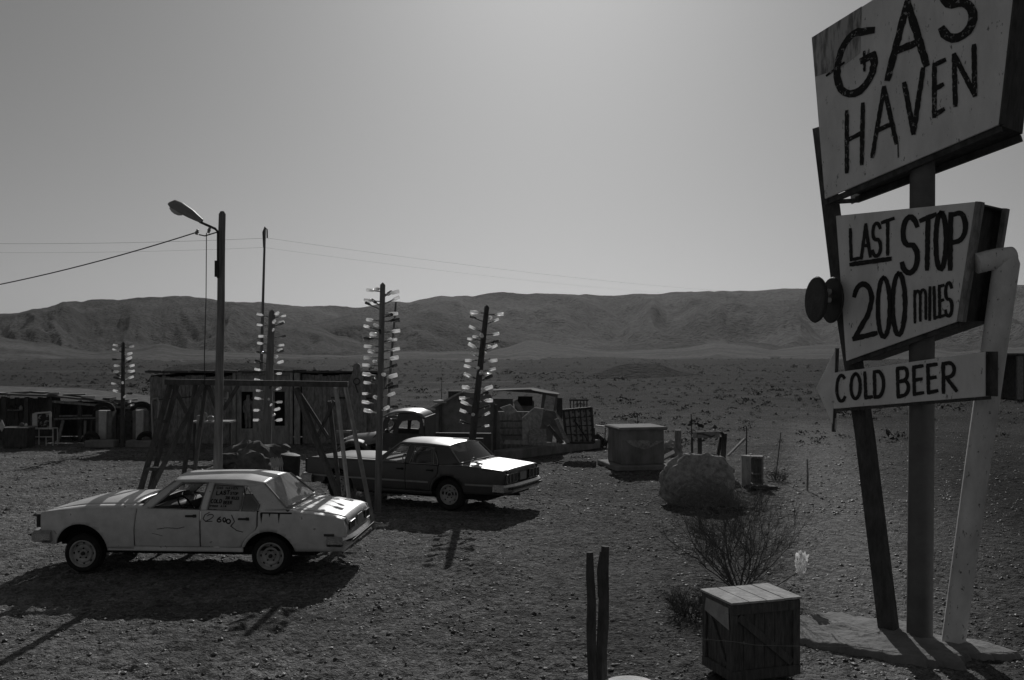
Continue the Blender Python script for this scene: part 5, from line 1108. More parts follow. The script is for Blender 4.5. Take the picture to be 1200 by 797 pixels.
# ------------------------------------------------------------------ rock and junk pile behind the pale car
rng = random.Random(12)
for i, (px, py, s_, lb) in enumerate(((268, 547, .3, "small grey boulder nearest the lamp pole in the rock pile"), (283, 541, .42, "rounded dark boulder left in the rock pile behind the white sedan"), (303, 545, .5, "broad dark boulder in the middle of the rock pile"), (326, 541, .35, "blocky stone at the back right of the rock pile"), (296, 555, .4, "low boulder at the front of the rock pile"), (313, 536, .34, "squared stone at the foot of the doorway bottle tree"))):
    q_ = G(px, py); mb = MB(); mb.blob(q_ + Vector((0, 0, s_ * .5)), s_, 3, .45, 1.6, i + 3, (1.2, 1, .85), flat=-s_ * .55); tag(mb.build("boulder", M['darkrock'], loc=q_, smooth=True, angle=28), lb, "boulder", "boulders of the rock pile")
q_ = G(338, 559); dr = thing("oil_drum", "dark battered oil drum with torn plastic hanging from it", "oil drum", q_)
mb = MB(); mb.lathe([(0, .02), (.27, 0), (.28, .02), (.275, .2), (.285, .22), (.275, .24), (.27, .44), (.25, .58), (.12, .62), (0, .6)], q_, (.1, 0, 1), 20); mb.build("barrel", M['dkmetal'], dr, smooth=True)
mb = MB(); 
for i in range(9):
    a_ = q_ + Vector((-.42 + i * .035, -.2, .5)); mb.tube([a_ + Vector((0, 0, .02 * (i % 3))), a_ + Vector((.05, -.06, -.12)), a_ + Vector((.04 + .02 * (i % 4), -.08, -.36 + .03 * (i % 3)))], [.014, .02, .008], 5)
mb.build("plastic_strips", M['white'], dr)
q_ = G(339, 569); tb = thing("side_table", "small low table with a pale top behind the white sedan's rear window", "table", q_)
q_.y = 18.6; q_.x = P(338, 0, 18.6).x; tb.location = q_; zt_ = P(0, 561, 18.6).z
mb = MB(); mb.box((q_.x, q_.y, zt_), (.42, .42, .03), rz=.4); mb.build("tabletop", M['white'], tb)
for a_, b_ in ((-.16, -.16), (.16, -.16), (.16, .16), (-.16, .16)):
    mb = MB(); mb.box((q_.x + a_, q_.y + b_, zt_ / 2 - .01), (.04, .04, zt_ - .02)); mb.build("leg", M['dkwood'], tb)

# ------------------------------------------------------------------ the old pickup
TH = R(6); a3 = Vector((math.cos(TH), -math.sin(TH), 0))
tk = thing("pickup_truck", "old round cab pickup truck with pale roof behind the dark sedan", "pickup truck", (P(470, 0, 26.6).x, 26.6, 0), -TH)
# local: x to the right (tail), front to the left; near side at y = -.85
yk = 25.75; px2 = lambda px: (px - 470) * yk / F; kz = lambda py: CAMZ - (py - HY) * yk / F
cabp = [(px2(444), kz(514)), (px2(452), kz(505)), (px2(458), kz(490)), (px2(464), kz(486)), (px2(478), kz(484.5)), (px2(494), kz(485)), (px2(502), kz(489)), (px2(505), kz(500)), (px2(505), kz(530)), (px2(444), kz(530))]
winp = [(px2(474), kz(508)), (px2(475.5), kz(499)), (px2(479), kz(494)), (px2(486), kz(492.5)), (px2(496), kz(492.5)), (px2(500), kz(495)), (px2(500), kz(508))]
for sg in (-1, 1):
    mp_ = lambda u, z: Vector((u, sg * (.85 - .14 * max(0, z - kz(510)) / .6), z))
    zb_ = kz(508)
    mb = MB(); panel(mb, [(px2(444), kz(514)), (px2(452), kz(505)), (px2(458), kz(490)), (px2(464), kz(486.5)), (px2(478), kz(485)), (px2(494), kz(485.5)), (px2(502), kz(489)), (px2(505), kz(500)), (px2(505), kz(509)), winp[6], winp[5], winp[4], winp[3], winp[2], winp[1], winp[0], (px2(470), kz(508)), (px2(471), kz(496)), (px2(464), kz(491)), (px2(458), kz(506))], mp_, .06, .06)
    mb.build("cab_side", M['tpaint'], tk, local=True, weld=True, solid=.03, center=(0, 0, .7))
    mb = MB(); panel(mb, [(px2(452), .45), (px2(505), .45), (px2(505), kz(509.3)), (px2(456), kz(507)), (px2(452), kz(508))], mp_, .07, .07); dr_ = mb.build("door", M['tpaint'], tk, local=True, weld=True, solid=.03)
    mb = MB(); mb.box((px2(498), sg * .87, kz(514)), (.14, .03, .03)); mb.build("handle", M['steel'], dr_, local=True)
mb = MB(); n = 10; vs = []
rp_ = [(px2(456), kz(489)), (px2(462), kz(485.5)), (px2(470), kz(483.5)), (px2(480), kz(483)), (px2(492), kz(483.5)), (px2(501), kz(486.5)), (px2(505), kz(491))]
for u, z in rp_:
    for j in range(n + 1):
        k = -1 + 2 * j / n; vs.append((u, k * .74, z + .05 * (1 - k ** 4)))
mb.add(vs, [(i * (n + 1) + j, i * (n + 1) + j + 1, (i + 1) * (n + 1) + j + 1, (i + 1) * (n + 1) + j) for i in range(len(rp_) - 1) for j in range(n)]); mb.build("cab_roof", M['dusty_sheen'], tk, local=True, smooth=True, solid=.03)
mb = MB(); mb.prism([(px2(505), -.78, .4), (px2(505), .78, .4), (px2(505), .74, kz(489)), (px2(505), -.74, kz(489))], (.03, 0, 0)); mb.build("cab_back", M['tpaint'], tk, local=True)
mb = MB(); mb.prism([(px2(452), -.76, kz(505)), (px2(452), .76, kz(505)), (px2(458), .72, kz(489)), (px2(458), -.72, kz(489))], (.01, 0, 0)); mb.build("windscreen", M['glass'], tk, local=True)
# hood and fenders to the left
mb = MB(); vs = []; hp = [(px2(402), .75), (px2(405), .98), (px2(415), 1.05), (px2(436), 1.1), (px2(452), kz(506))]
for u, z in hp:
    for j in range(13):
        k = -1 + 2 * j / 12; vs.append((u, k * .62, z - .28 * k * k))
mb.add(vs, [(i * 13 + j, i * 13 + j + 1, (i + 1) * 13 + j + 1, (i + 1) * 13 + j) for i in range(4) for j in range(12)]); mb.build("hood", M['dusty_sheen'], tk, local=True, smooth=True, solid=.02)
for sg in (-1, 1):
    fz = arcpts(px2(420), .45, .52, 180, 0, 14, .95); mb = MB(); vs = []
    for u, z in fz: vs += [(u, sg * .5, z + .02), (u, sg * .75, z), (u, sg * .9, z - .07)]
    mb.add(vs, [(i * 3 + j, i * 3 + j + 1, (i + 1) * 3 + j + 1, (i + 1) * 3 + j) for i in range(14) for j in range(2)]); mb.build("fender", M['tpaint'], tk, local=True, smooth=True, solid=.02)
    mb = MB(); mb.box((px2(540), sg * .78, .78), (1.55, .05, .5)); mb.build("bed_side", M['tpaint'], tk, local=True)
    for uw in (px2(420), px2(540)):
        e = bpy.data.objects.new("wheel", None); COL.objects.link(e); e.parent = tk; e.location = (uw, sg * .74, .36)
        mb = MB(); mb.lathe([(.2, -.1), (.33, -.1), (.36, -.06), (.36, .06), (.33, .1), (.2, .1)], (0, 0, 0), (0, 1, 0), 24); mb.build("tyre", M['rubber'], e, local=True, smooth=True)
        mb = MB(); mb.lathe([(.21, .08), (.15, .05), (.08, .07), (0, .07)], (0, 0, 0), (0, sg, 0), 20); mb.lathe([(.21, -.06), (0, -.06)], (0, 0, 0), (0, sg, 0), 20); mb.build("rim", M['rim'], e, local=True, smooth=True)
mb = MB(); mb.box((px2(470), 0, .45), (2.8, .9, .12)); mb.box((px2(540), 0, .55), (1.5, 1.5, .05)); mb.box((px2(425), 0, .6), (.9, .9, .35)); mb.build("chassis", M['black'], tk, local=True)
mb = MB(); mb.box((px2(403), 0, .72), (.06, 1.0, .45)); mb.build("grille", M['dkmetal'], tk, local=True, bevel=.01)
mb = MB(); mb.box((px2(396), 0, .5), (.08, 1.6, .14)); mb.build("bumper", M['steel'], tk, local=True, bevel=.02)
mb = MB(); mb.box((px2(492), 0, .8), (.4, 1.3, .16)); mb.box((px2(502) - .06, 0, 1.05), (.1, 1.3, .45)); mb.build("seat", M['seat'], tk, local=True, bevel=.03)
# ------------------------------------------------------------------ ruined hut and scrap wall
YR = 31.0; X_ = lambda px, Y=YR: P(px, 0, Y).x; Z_ = lambda py, Y=YR: P(0, py, Y).z
hut = thing("lean_to", "collapsing lean-to with a steep sloping roof edge beside the pickup", "lean-to", (X_(535), YR, 0))
mb = MB(); mb.prism([(X_(497), YR, 0), (X_(586), YR, 0), (X_(586), YR, Z_(487)), (X_(575), YR, Z_(462)), (X_(541), YR, Z_(459)), (X_(499), YR, Z_(482))], (0, .05, 0)); mb.build("wall", M['rust'], hut)
mb = MB(); mb.beam(P(497, 483, YR - .1), P(542, 459, YR - .1), .25, .05); mb.build("roof_edge", M['lightwood'], hut)
mb = MB(); mb.prism([P(497, 483, YR - .1), P(542, 459, YR - .1), P(542, 459, YR + 2.2), P(497, 483, YR + 2.2)], (0, 0, .04)); mb.build("roof", M['corr'], hut)
mb = MB(); mb.box((X_(533), YR + 1.2, Z_(470)), (.55, .3, Z_(456) - Z_(476))); mb.build("chimney_box", M['dkwood'], hut)
for px in (516, 555, 580):
    mb = MB(); mb.box((X_(px), YR - .05, .8), (.1, .06, 1.6), ry=.02); mb.build("stud", M['dkwood'], hut)
for px, py, s_, lb in ((505, 479, .1, "small pale rag at the low end of the lean-to roof edge"), (515, 470, .13, "larger pale rag lying halfway up the lean-to roof edge")):
    mb = MB(); c_ = P(px, py, YR - .2); mb.blob(c_ + Vector((0, 0, -.02)), s_, 2, .5, 2, int(px), (1.5, .8, .5)); tag(mb.build("rag", M['white'], loc=c_, smooth=True), lb, "rag", "rags on the lean-to roof")
# stacked sleeper wall
YW = 31.6
for i, (pa, pb, x0, x1, m_, lb) in enumerate(((482, 493, 572, 621, 'wood', "topmost long timber sleeper of the low stacked wall"), (494, 501.5, 571, 620, 'wood', "second timber sleeper down in the low stacked wall"), (502, 509.5, 573, 622, 'wood', "third timber sleeper down in the low stacked wall"), (510, 517, 571, 619, 'rust', "fourth timber sleeper down in the low stacked wall"), (517.5, 528, 573, 622, 'wood', "bottom timber sleeper of the low stacked wall"))):
    mb = MB(); z1, z0 = Z_(pa, YW), max(0, Z_(pb, YW)); mb.box(((X_(x0, YW) + X_(x1, YW)) / 2, YW + .02 * (i % 2), (z0 + z1) / 2), (X_(x1, YW) - X_(x0, YW), .25, z1 - z0 - .01), ry=.006 * (-1) ** i); tag(mb.build("timber_sleeper", M[m_], loc=((X_(x0, YW) + X_(x1, YW)) / 2, YW, z0), bevel=.02), lb, "sleeper", "sleepers of the stacked wall")
YV = 33.2
scr = thing("scrap_hut", "low scrap hut roofed with dark sheets behind the sleeper wall", "hut", (X_(620, YV), YV, 0))
mb = MB()
mb.box(((X_(573, YV) + X_(601, YV)) / 2, YV, Z_(473, YV) / 2 + .1), (X_(601, YV) - X_(573, YV), .06, Z_(462, YV) - .2)); mb.build("wall_panel", M['corr'], scr)
mb = MB(); mb.box(((X_(603, YV) + X_(626, YV)) / 2, YV + .1, .8), (X_(626, YV) - X_(603, YV), .06, 1.6)); mb.build("wall_panel", M['rust'], scr)
mb = MB(); mb.box(((X_(607, YV) + X_(624, YV)) / 2, YV + .03, Z_(470, YV)), (X_(624, YV) - X_(607, YV), .06, Z_(463, YV) - Z_(474, YV))); mb.build("window", M['black'], scr)
mb = MB(); mb.prism([P(578, 458.5, YV - .3), P(622, 457, YV - .3), P(632, 462, YV - .3), P(656, 463, YV - .2), P(654, 461, YV + 2), P(625, 455, YV + 2), P(578, 457, YV + 2)], (0, 0, .025)); mb.build("roof", M['dkwood'], scr)
mb = MB(); mb.box(((X_(632, YV) + X_(650, YV)) / 2, YV - .05, Z_(476, YV) / 2 + .25), (X_(650, YV) - X_(632, YV), .05, Z_(462, YV)), ry=.12); mb.build("wall_panel", M['tankside'], scr)
mb = MB(); mb.box(((X_(652, YV) + X_(659, YV)) / 2, YV, .85), (X_(659, YV) - X_(652, YV), .06, 1.7)); mb.build("wall_panel", M['dkwood'], scr)
mb = MB()
for px in (669, 673, 677, 681, 685, 688.5): mb.box((X_(px, YV), YV + .3, Z_(474, YV)), (.04, .04, Z_(469, YV) - Z_(479, YV)))
mb.box((X_(679, YV), YV + .3, Z_(469.5, YV)), (.65, .05, .06)); mb.build("slat_rail", M['dkwood'], scr)
YT = 30.6
def leaning(pts, m_, lb, name, th=.04, cat="sheet", grp="scrap sheets leaning on the scrap hut"):
    mb = MB(); q_ = [P(*p) for p in pts]; lo_ = min(p.z for p in q_)
    mb.prism(q_, (0, th, .01)); c_ = sum(q_, Vector()) / len(q_); return tag(mb.build(name, M[m_], loc=(c_.x, c_.y, max(0, lo_))), lb, cat, grp)
leaning([(612, 490, 31), (626, 478, 31.3), (637, 479, 31.4), (634, 500, 31), (620, 519, 30.5), (612, 517, 30.5)], 'lightwood', "pale crumpled sheet standing right of the sleeper wall", "metal_sheet")
leaning([(632, 489, 31.5), (640, 480.5, 31.7), (650, 482, 31.8), (660, 494, 31.5), (663, 516, 30.4), (652, 515, 30.4)], 'corr', "slanting ribbed sheet leaning left of the spring mattress", "metal_sheet")
leaning([(620, 503, 30.8), (640, 503, 30.8), (641, 519, 30.3), (620, 520, 30.3)], 'wood', "low square board below the slanting ribbed sheet", "board")
leaning([(586, 478, 31.4), (598, 474, 31.5), (606, 482, 31.4), (596, 487, 31.2)], 'lightwood', "small pale board lying on top of the sleeper wall", "board")
leaning([(566, 466, 32.4), (574, 463, 32.4), (590, 521, 31.1), (582, 522, 31.1)], 'wood', "long plank leaning steeply against the left end of the scrap hut", "plank")
leaning([(601, 471, 32.2), (607, 471, 32.2), (626, 500, 31.2), (620, 503, 31.2)], 'rust', "rusty strip leaning over the sleeper wall's right end", "metal_sheet")
leaning([(640, 463, 32.9), (651, 466, 32.8), (648, 484, 32), (637, 480, 32)], 'lightwood', "pale board high above the slanting ribbed sheet", "board")
leaning([(650, 492, 31), (654, 490, 31), (668, 519, 30), (663, 520, 30)], 'wood', "thin plank fallen across the left of the bed spring", "plank")
leaning([(641, 500, 30.6), (644, 498, 30.6), (661, 519, 30), (656, 520, 30)], 'dkwood', "dark lath lying at the foot of the slanting ribbed sheet", "plank")
leaning([(590, 520, 30.6), (592, 516, 30.6), (652, 519, 30.2), (652, 523, 30.2)], 'lightwood', "long pale batten lying along the foot of the scrap wall", "plank")
# spring mattress frame standing upright
spm = thing("bed_spring", "upright rusty bed spring mattress with rows of coils", "bed spring", (X_(679, 30.4), 30.4, 0))
q_ = [P(660, 481, 30.9), P(693, 478, 30.9), P(696, 519, 30.3), P(664, 519, 30.3)]
mb = MB()
for i in range(4): mb.beam(q_[i], q_[(i + 1) % 4], .07, .07)
mb.build("frame", M['dkmetal'], spm)
mb = MB(); mb.prism([p + Vector((0, .045, 0)) for p in q_], (0, .02, 0)); mb.build("ticking", M['lightwood'], spm)
mb = MB()
for i in range(1, 5):
    a_ = q_[0].lerp(q_[1], i / 5); b_ = q_[3].lerp(q_[2], i / 5); mb.beam(a_, b_, .035, .03)
    for j in range(7):
        c_ = a_.lerp(b_, (j + .5) / 7); mb.lathe([(.015, -.04), (.028, 0), (.015, .04)], c_ + Vector((.12, .03, 0)), (0, 1, 0), 8)
for j in range(1, 4): mb.beam(q_[0].lerp(q_[3], j / 4), q_[1].lerp(q_[2], j / 4), .02, .02)
mb.beam(q_[0].lerp(q_[1], .35).lerp(q_[3].lerp(q_[2], .35), .3) + Vector((0, -.05, 0)), q_[3].lerp(q_[2], .8) + Vector((0, -.05, .05)), .035, .03); mb.build("coils", M['dkmetal'], spm)
# long low plinth in front of the scrap
a_, b_ = G(585, 541), G(698, 526); mb = MB(); mb.beam(a_ + Vector((0, .35, .14)), b_ + Vector((0, .35, .14)), .5, .3); tag(mb.build("stone_plinth", M['tankside'], loc=(a_ + b_) / 2, bevel=.03), "long low stone plinth in front of the scrap wall", "plinth")
# tangle of scrap right of the spring
mb = MB(); c_ = G(702, 524); rng = random.Random(31)
for i in range(16):
    d_ = Vector((rng.uniform(-.4, .4), rng.uniform(-.3, .3), 0)); mb.tube([c_ + d_ * .6 , c_ + d_ + Vector((rng.uniform(-.1, .1), 0, rng.uniform(.1, .45))), c_ + d_ * 1.3 + Vector((0, 0, rng.uniform(.0, .8)))], .018, 5)
mb.blob(c_ + Vector((0, 0, .15)), .25, 2, .5, 2, 7, flat=-.15); tag(mb.build("scrap_tangle", M['dkmetal'], loc=c_), "dark tangle of scrap rods at the right end of the plinth", "scrap")
mb = MB(); mb.box(c_ + Vector((.1, -.1, .72)), (.45, .25, .03), ry=.12); tag(mb.build("scrap_plate", M['white'], loc=c_ + Vector((.1, -.1, .7))), "small bright metal plate resting on the scrap tangle", "plate")

# ------------------------------------------------------------------ rendered box tank on its slab
bx = G(747, 551); th = R(12); tkb = thing("stone_tank", "square stained masonry tank with pale overhanging lid on a slab", "tank", (bx.x + .05, bx.y + .8, 0), th)
mb = MB(); mb.box((0, 0, .06), (1.72, 1.75, .14)); mb.build("slab", M['concrete'], tkb, local=True, bevel=.02)
mb = MB(); mb.box((0, 0, .61), (1.26, 1.22, .96), taper=.985); mb.build("body", M['tankside'], tkb, local=True, bevel=.02)
mb = MB(); mb.box((0, 0, 1.12), (1.42, 1.36, .09)); mb.build("lid", M['concrete'], tkb, local=True, bevel=.03)
mb = MB(); mb.prism([(-.55, -.625, .82), (.6, -.625, .78), (.3, -.625, .62), (.02, -.63, .55), (-.3, -.625, .65)], (0, -.006, 0)); mb.build("plaster_scar", M['rock'], tkb, local=True)
# ------------------------------------------------------------------ boulder and the wreckage behind it
q_ = G(826, 593); q_.y += .55; bo = thing("boulder", "big round upright boulder with a flat worn face and straw at its foot", "boulder", q_)
mb = MB(); mb.blob(q_ + Vector((-.03, 0, .42)), .8, 5, .2, 1.4, 21, (1.04, .55, .80), flat=-.5)
for v in mb.v:
    if v.y < q_.y - .33: v.y = q_.y - .33 + (v.y - q_.y + .33) * .12 + .05 * mnoise.noise(v * 3)
    
    cv = mnoise.voronoi(v * 2.3)[0]; d_ = (v - q_ - Vector((0, 0, .4))).normalized(); v += d_ * (.10 * (cv[1] - cv[0]) - .03 + .03 * mnoise.noise(v * 9) + .014 * mnoise.noise(v * 22)) 
mb.build("rock", M['rock'], bo, smooth=True, angle=24)
rng = random.Random(5); mb = MB()
for i in range(900):
    a_ = q_ + Vector((rng.gauss(.16, .45), -.44 - abs(rng.gauss(0, .25)), rng.uniform(.0, .06) + max(0, rng.gauss(.02, .17)))); d_ = Vector((rng.uniform(-1, 1), rng.uniform(-.4, .3), rng.uniform(-.25, .6))).normalized() * rng.uniform(.1, .4)
    b_ = a_ + d_; b_.z = max(b_.z, .0); mb.tube([a_, (a_ + b_) / 2 + Vector((0, 0, .03)), b_], .0045, 3)
s_o = mb.build("straw", M['straw'], loc=q_); tag(s_o, "pale dry straw and brush piled at the foot of the big boulder", "straw", kind="stuff")
ych = 26.0; ch = thing("wrecked_armchair", "broken armchair frame with torn cover behind the boulder", "armchair", (P(831, 0, ych).x, ych, 0))
c2_ = lambda x, y, d=0: P(x, y, ych + d)
mb = MB(); 
for x in (811, 820):
    mb.beam((c2_(x, 0).x, ych, 0), c2_(x, 512), .1 if x > 815 else .05, .08)
mb.beam((c2_(847, 0).x, ych + .1, 0), c2_(849, 508, .1), .12, .1); mb.beam((c2_(843, 0).x, ych + .6, 0), c2_(845, 512, .6), .08, .1); mb.build("frame", M['dkwood'], ch)
mb = MB(); rows = [[(811, 507, -.1), (811.5, 507, .3), (812, 507, .6)], [(823, 507.5, -.15), (823, 506.5, .3), (823, 506.5, .6)], [(834, 511, -.15), (834, 508, .3), (834, 507, .6)], [(841, 507, -.1), (841, 505, .3), (840, 506, .6)], [(846, 505.5, -.05), (846, 505.5, .3), (845, 506, .6)], [(852, 511, -.1), (852, 511, .3), (851, 511, .6)], [(851, 524, -.1), (851, 523, .3), (850, 523, .6)]]
mb.add([c2_(*p) for r_ in rows for p in r_], [(i * 3 + j, i * 3 + j + 1, i * 3 + j + 4, i * 3 + j + 3) for i in range(6) for j in range(2)]); mb.build("torn_cover", M['cloth'], ch, smooth=True, angle=30, solid=.04)
mb = MB(); mb.beam(c2_(812, 510, -.1), c2_(843, 509, -.1), .05, .16); mb.build("rail", M['wood'], ch)
mb = MB(); c_ = P(835, 0, 25.4); c_.z = .46; mb.blob(c_, .2, 3, .35, 2, 12, (1.1, 1, .9)); mb.lathe([(.2, -.6), (.18, -.1), (0, -.05)], c_, (0, 0, 1), 12); tag(mb.build("rock_stack", M['rock'], loc=(c_.x, c_.y, 0), smooth=True, angle=30), "dark lumpy stone on a stub in front of the broken armchair", "stone")
def stake(px, pt, pb, w_, lb, m_='dkwood', px1=None, name="stake", cat="stake", sq=False, grp="thin stakes in the yard"):
    g_ = G(px, pb); t_ = P(px1 or px, pt, g_.y); mb = MB()
    if sq: mb.beam(g_ - Vector((0, 0, .1)), t_, w_, w_)
    else: mb.tube([g_ - Vector((0, 0, .1)), g_.lerp(t_, .5) + Vector((.012, 0, 0)), t_], [w_ / 2, w_ / 2.2, w_ / 2.6], 6)
    return tag(mb.build(name, M[m_], loc=g_), lb, cat, grp)
stake(794.5, 504, 548, .16, "thick square timber post between the tank and the boulder", 'wood', name="timber_post", cat="post", sq=True, grp=None)
stake(810, 485, 546, .035, "thin iron stake at the left of the broken armchair", 'dkmetal')
stake(873.5, 500, 552, .04, "thin stake with a pale tip beside the white cabinet", 'dkmetal', 875)
stake(908, 507, 562, .03, "leaning bent twig stake right of the white cabinet", 'dkwood', 915)
stake(946, 538, 574, .05, "short upright stake nearest the sign, on the track", 'wood')
stake(747, 484, 500, .04, "far thin stake behind the stone tank", 'dkmetal')
stake(760, 512, 518, .03, "tiny stake", 'dkmetal') if False else None
stake(809.5, 484, 492, .03, "far", 'dkmetal') if False else None
stake(517.5, 442, 466, .05, "lone thin stake on the plain above the lean-to roof", 'dkmetal')
mb = MB(); mb.beam(P(853, 534, 24.6), P(873, 514, 24.6), .14, .04); tag(mb.build("leaning_board", M['wood'], loc=P(853, 534, 24.6)), "narrow board leaning from the boulder up to a thin stake", "board")
# junk between tank and post
rng = random.Random(2)
for i, (px, py, lb) in enumerate((((783), 540, "pale broken slab right beside the stone tank"), ((786), 548, "flat broken slab in front of the thick post"), ((801), 542, "small broken slab right of the thick post"))):
    g_ = G(px, py); mb = MB(); mb.box(g_ + Vector((0, 0, .16 - .03 * i)), (.42 - .08 * i, .3, .05), rz=.5 * i, ry=-.5 + .45 * i, rx=.25); tag(mb.build("broken_slab", M['concrete'], loc=g_, bevel=.01), lb, "slab", "broken slabs by the tank")
for i, (px, py) in enumerate(((781, 533), (789, 531))):
    g_ = G(px, py); mb = MB(); mb.blob(g_ + Vector((0, 0, .18)), .24, 3, .5, 2, 40 + i, (1.2, 1, .9), flat=-.18); tag(mb.build("stone", M['rock'], loc=g_, smooth=True, angle=28), ("rough stone tucked behind the tank corner", "rough stone behind the thick post")[i], "stone")
# white cabinet
yq = 24.2; cbt = thing("open_cabinet", "small weathered white cabinet with an open dark side right of the boulder", "cabinet", (P(880, 0, yq).x, yq, 0), R(-10))
w_ = 1 / F * yq; mb = MB()
mb.box((-.12, 0, .37), (.22, .3, .72)); mb.build("front_panel", M['lightwood'], cbt, local=True, bevel=.008)
mb = MB(); mb.box((.14, .02, .03), (.28, .32, .06)); mb.box((.14, .02, .70), (.28, .32, .05)); mb.box((.265, .02, .37), (.04, .32, .62)); mb.box((.13, .165, .37), (.24, .02, .62)); mb.box((.13, .02, .3), (.22, .28, .03)); mb.build("shelf_case", M['wood'], cbt, local=True)
mb = MB(); g_ = G(893, 573); mb.box(g_ + Vector((.0, 0, .05)), (.7, .25, .06), rz=.2, ry=.05); tag(mb.build("fallen_board", M['dkwood'], loc=g_), "dark board lying on the ground at the white cabinet's foot", "board")

# ------------------------------------------------------------------ crate, split post, wire, painted tyre
FA = Vector((2.16, 9.8)); ux = Vector((.95, .31)).normalized(); uy = Vector((-ux.y, ux.x))
ang = math.atan2(ux.y, ux.x); CW, CD, CH = .79, .60, .806
cr = thing("wooden_crate", "old planked wooden crate with diagonal braces and a pale nailed notice", "crate", (FA.x + (ux * CW / 2 + uy * CD / 2).x, FA.y + (ux * CW / 2 + uy * CD / 2).y, 0), ang)
hx, hy = CW / 2, CD / 2
mb = MB(); rng = random.Random(17)
for i in range(6): mb.box((-hx + .04 + (CW - .08) * (i + .5) / 6, -hy + .045, CH / 2 - .02), ((CW - .08) / 6 - .006, .02, CH - .05)); mb.box((-hx + .04 + (CW - .08) * (i + .5) / 6, hy - .045, CH / 2 - .02), ((CW - .08) / 6 - .006, .02, CH - .05))
for i in range(5):
    for s_ in (-1, 1): mb.box((s_ * (hx - .045), -hy + .04 + (CD - .08) * (i + .5) / 5, CH / 2 - .02), (.02, (CD - .08) / 5 - .006, CH - .05))
mb.build("plank_wall", M['wood2'], cr, local=True)
def fr_bar(p0, p1, w_, t_, nm='batten', up=(0, 1, 0)):
    mb = MB(); mb.beam(p0, p1, w_, t_, up=up); mb.build(nm, M['wood2'], cr, local=True, bevel=.004)
yf = -hy + .018
for z in (CH - .075, .075): fr_bar((-hx, yf, z), (hx, yf, z), .1, .034)
for x in (-hx + .04, hx - .04): fr_bar((x, yf + .002, .126), (x, yf + .002, CH - .126), .08, .03)
fr_bar((-hx + .09, yf + .003, CH - .15), (hx - .09, yf + .003, .15), .075, .028)
xf = -hx + .016
for z in (CH - .075, .075): fr_bar((xf, -hy + .036, z), (xf, hy, z), .1, .03, up=(1, 0, 0))
for y in (-hy + .075, hy - .04): fr_bar((xf + .002, y, .126), (xf + .002, y, CH - .126), .07, .028, up=(1, 0, 0))
fr_bar((xf + .004, hy - .09, CH - .15), (xf + .004, -hy + .13, .15), .06, .026, up=(1, 0, 0))
for i in range(4):
    mb = MB(); x0 = -hx - .012 + (CW + .024) * i / 4; mb.box((x0 + (CW + .024) / 8, 0, CH - .008 + (.004 if i == 3 else 0)), ((CW + .024) / 4 - (.006 if i != 1 else .012), CD + .03, .022), rz=.004 * (-1) ** i); mb.build("lid_board", M['lidwood'], cr, local=True, bevel=.003)
mb = MB(); mb.prism([(xf - .018, hy - .1, CH - .06), (xf - .02, -hy + .05, CH - .06), (xf - .03, -hy + .02, CH - .27), (xf - .022, hy - .08, CH - .19)], (-.003, 0, 0)); mb.build("paper_notice", M['notice'], cr, local=True)
ypo = 9.65
for i, (x0, x1, pt, w_, lb) in enumerate(((694.5, 691.5, 647, .1, "left half of the split fence post, shorter and thinner"), (706.5, 709, 640, .115, "right half of the split fence post, the taller one"))):
    b_ = P(x0 if i == 0 else 704, 0, ypo); b_.z = -.1; t_ = P(x1, pt, ypo); mb = MB()
    pts = [b_.lerp(t_, k / 6) + Vector((.006 * math.sin(k * 2 + i), 0, 0)) for k in range(7)]; mb.tube(pts, [w_ * .55, w_ * .52, w_ * .5, w_ * .52, w_ * .48, w_ * .46, w_ * .36], 6)
    if i == 1: mb.tube([P(704, 700, ypo - .03), P(702, 668, ypo - .02), P(704.5, 646, ypo - .02)], [.03, .022, .012], 5)
    tag(mb.build("fence_post", M['dkwood'], loc=(b_.x, b_.y, 0), smooth=True, angle=50), lb, "fence post")
mb = MB(); wp = [P(712, 742, 9.6), P(780, 747, 9.45), P(825, 749, 9.4), P(860, 752, 9.3), P(885, 756, 9.3), P(920, 757, 9.35), P(1000, 757.5, 9.5), P(1080, 769, 9.9), P(1130, 766, 10.2), P(1260, 762, 10.4)]
mb.tube(wp, .003, 4); rng = random.Random(3)
for k in range(26):
    t = rng.uniform(0, len(wp) - 1.01); i = int(t); p = wp[i].lerp(wp[i + 1], t - i); d_ = Vector((rng.uniform(-.3, .3), rng.uniform(-.5, .5), 1)).normalized() * .016; mb.tube([p - d_, p + d_], .0018, 3)
tag(mb.build("barbed_wire", M['bwire'], loc=wp[0]), "slack strand of barbed wire passing in front of the wooden crate", "wire")
g_ = P(1262, 0, 10.4); mb = MB(); mb.tube([(g_.x, g_.y, -.1), (g_.x + .02, g_.y, .6), (g_.x, g_.y, 1.2)], .045, 6); tag(mb.build("fence_post", M['pole'], loc=(g_.x, g_.y, 0)), "fence post holding the far end of the barbed wire beyond the sign", "fence post")
c_ = Vector((P(738, 0, 9.25).x, 9.22, .11)); mb = MB(); R_, r_ = .29, .1; tyre("painted_tyre", c_, (0, 0, 1), R_, r_, M['pipe'], "white painted tyre lying flat by the split post")

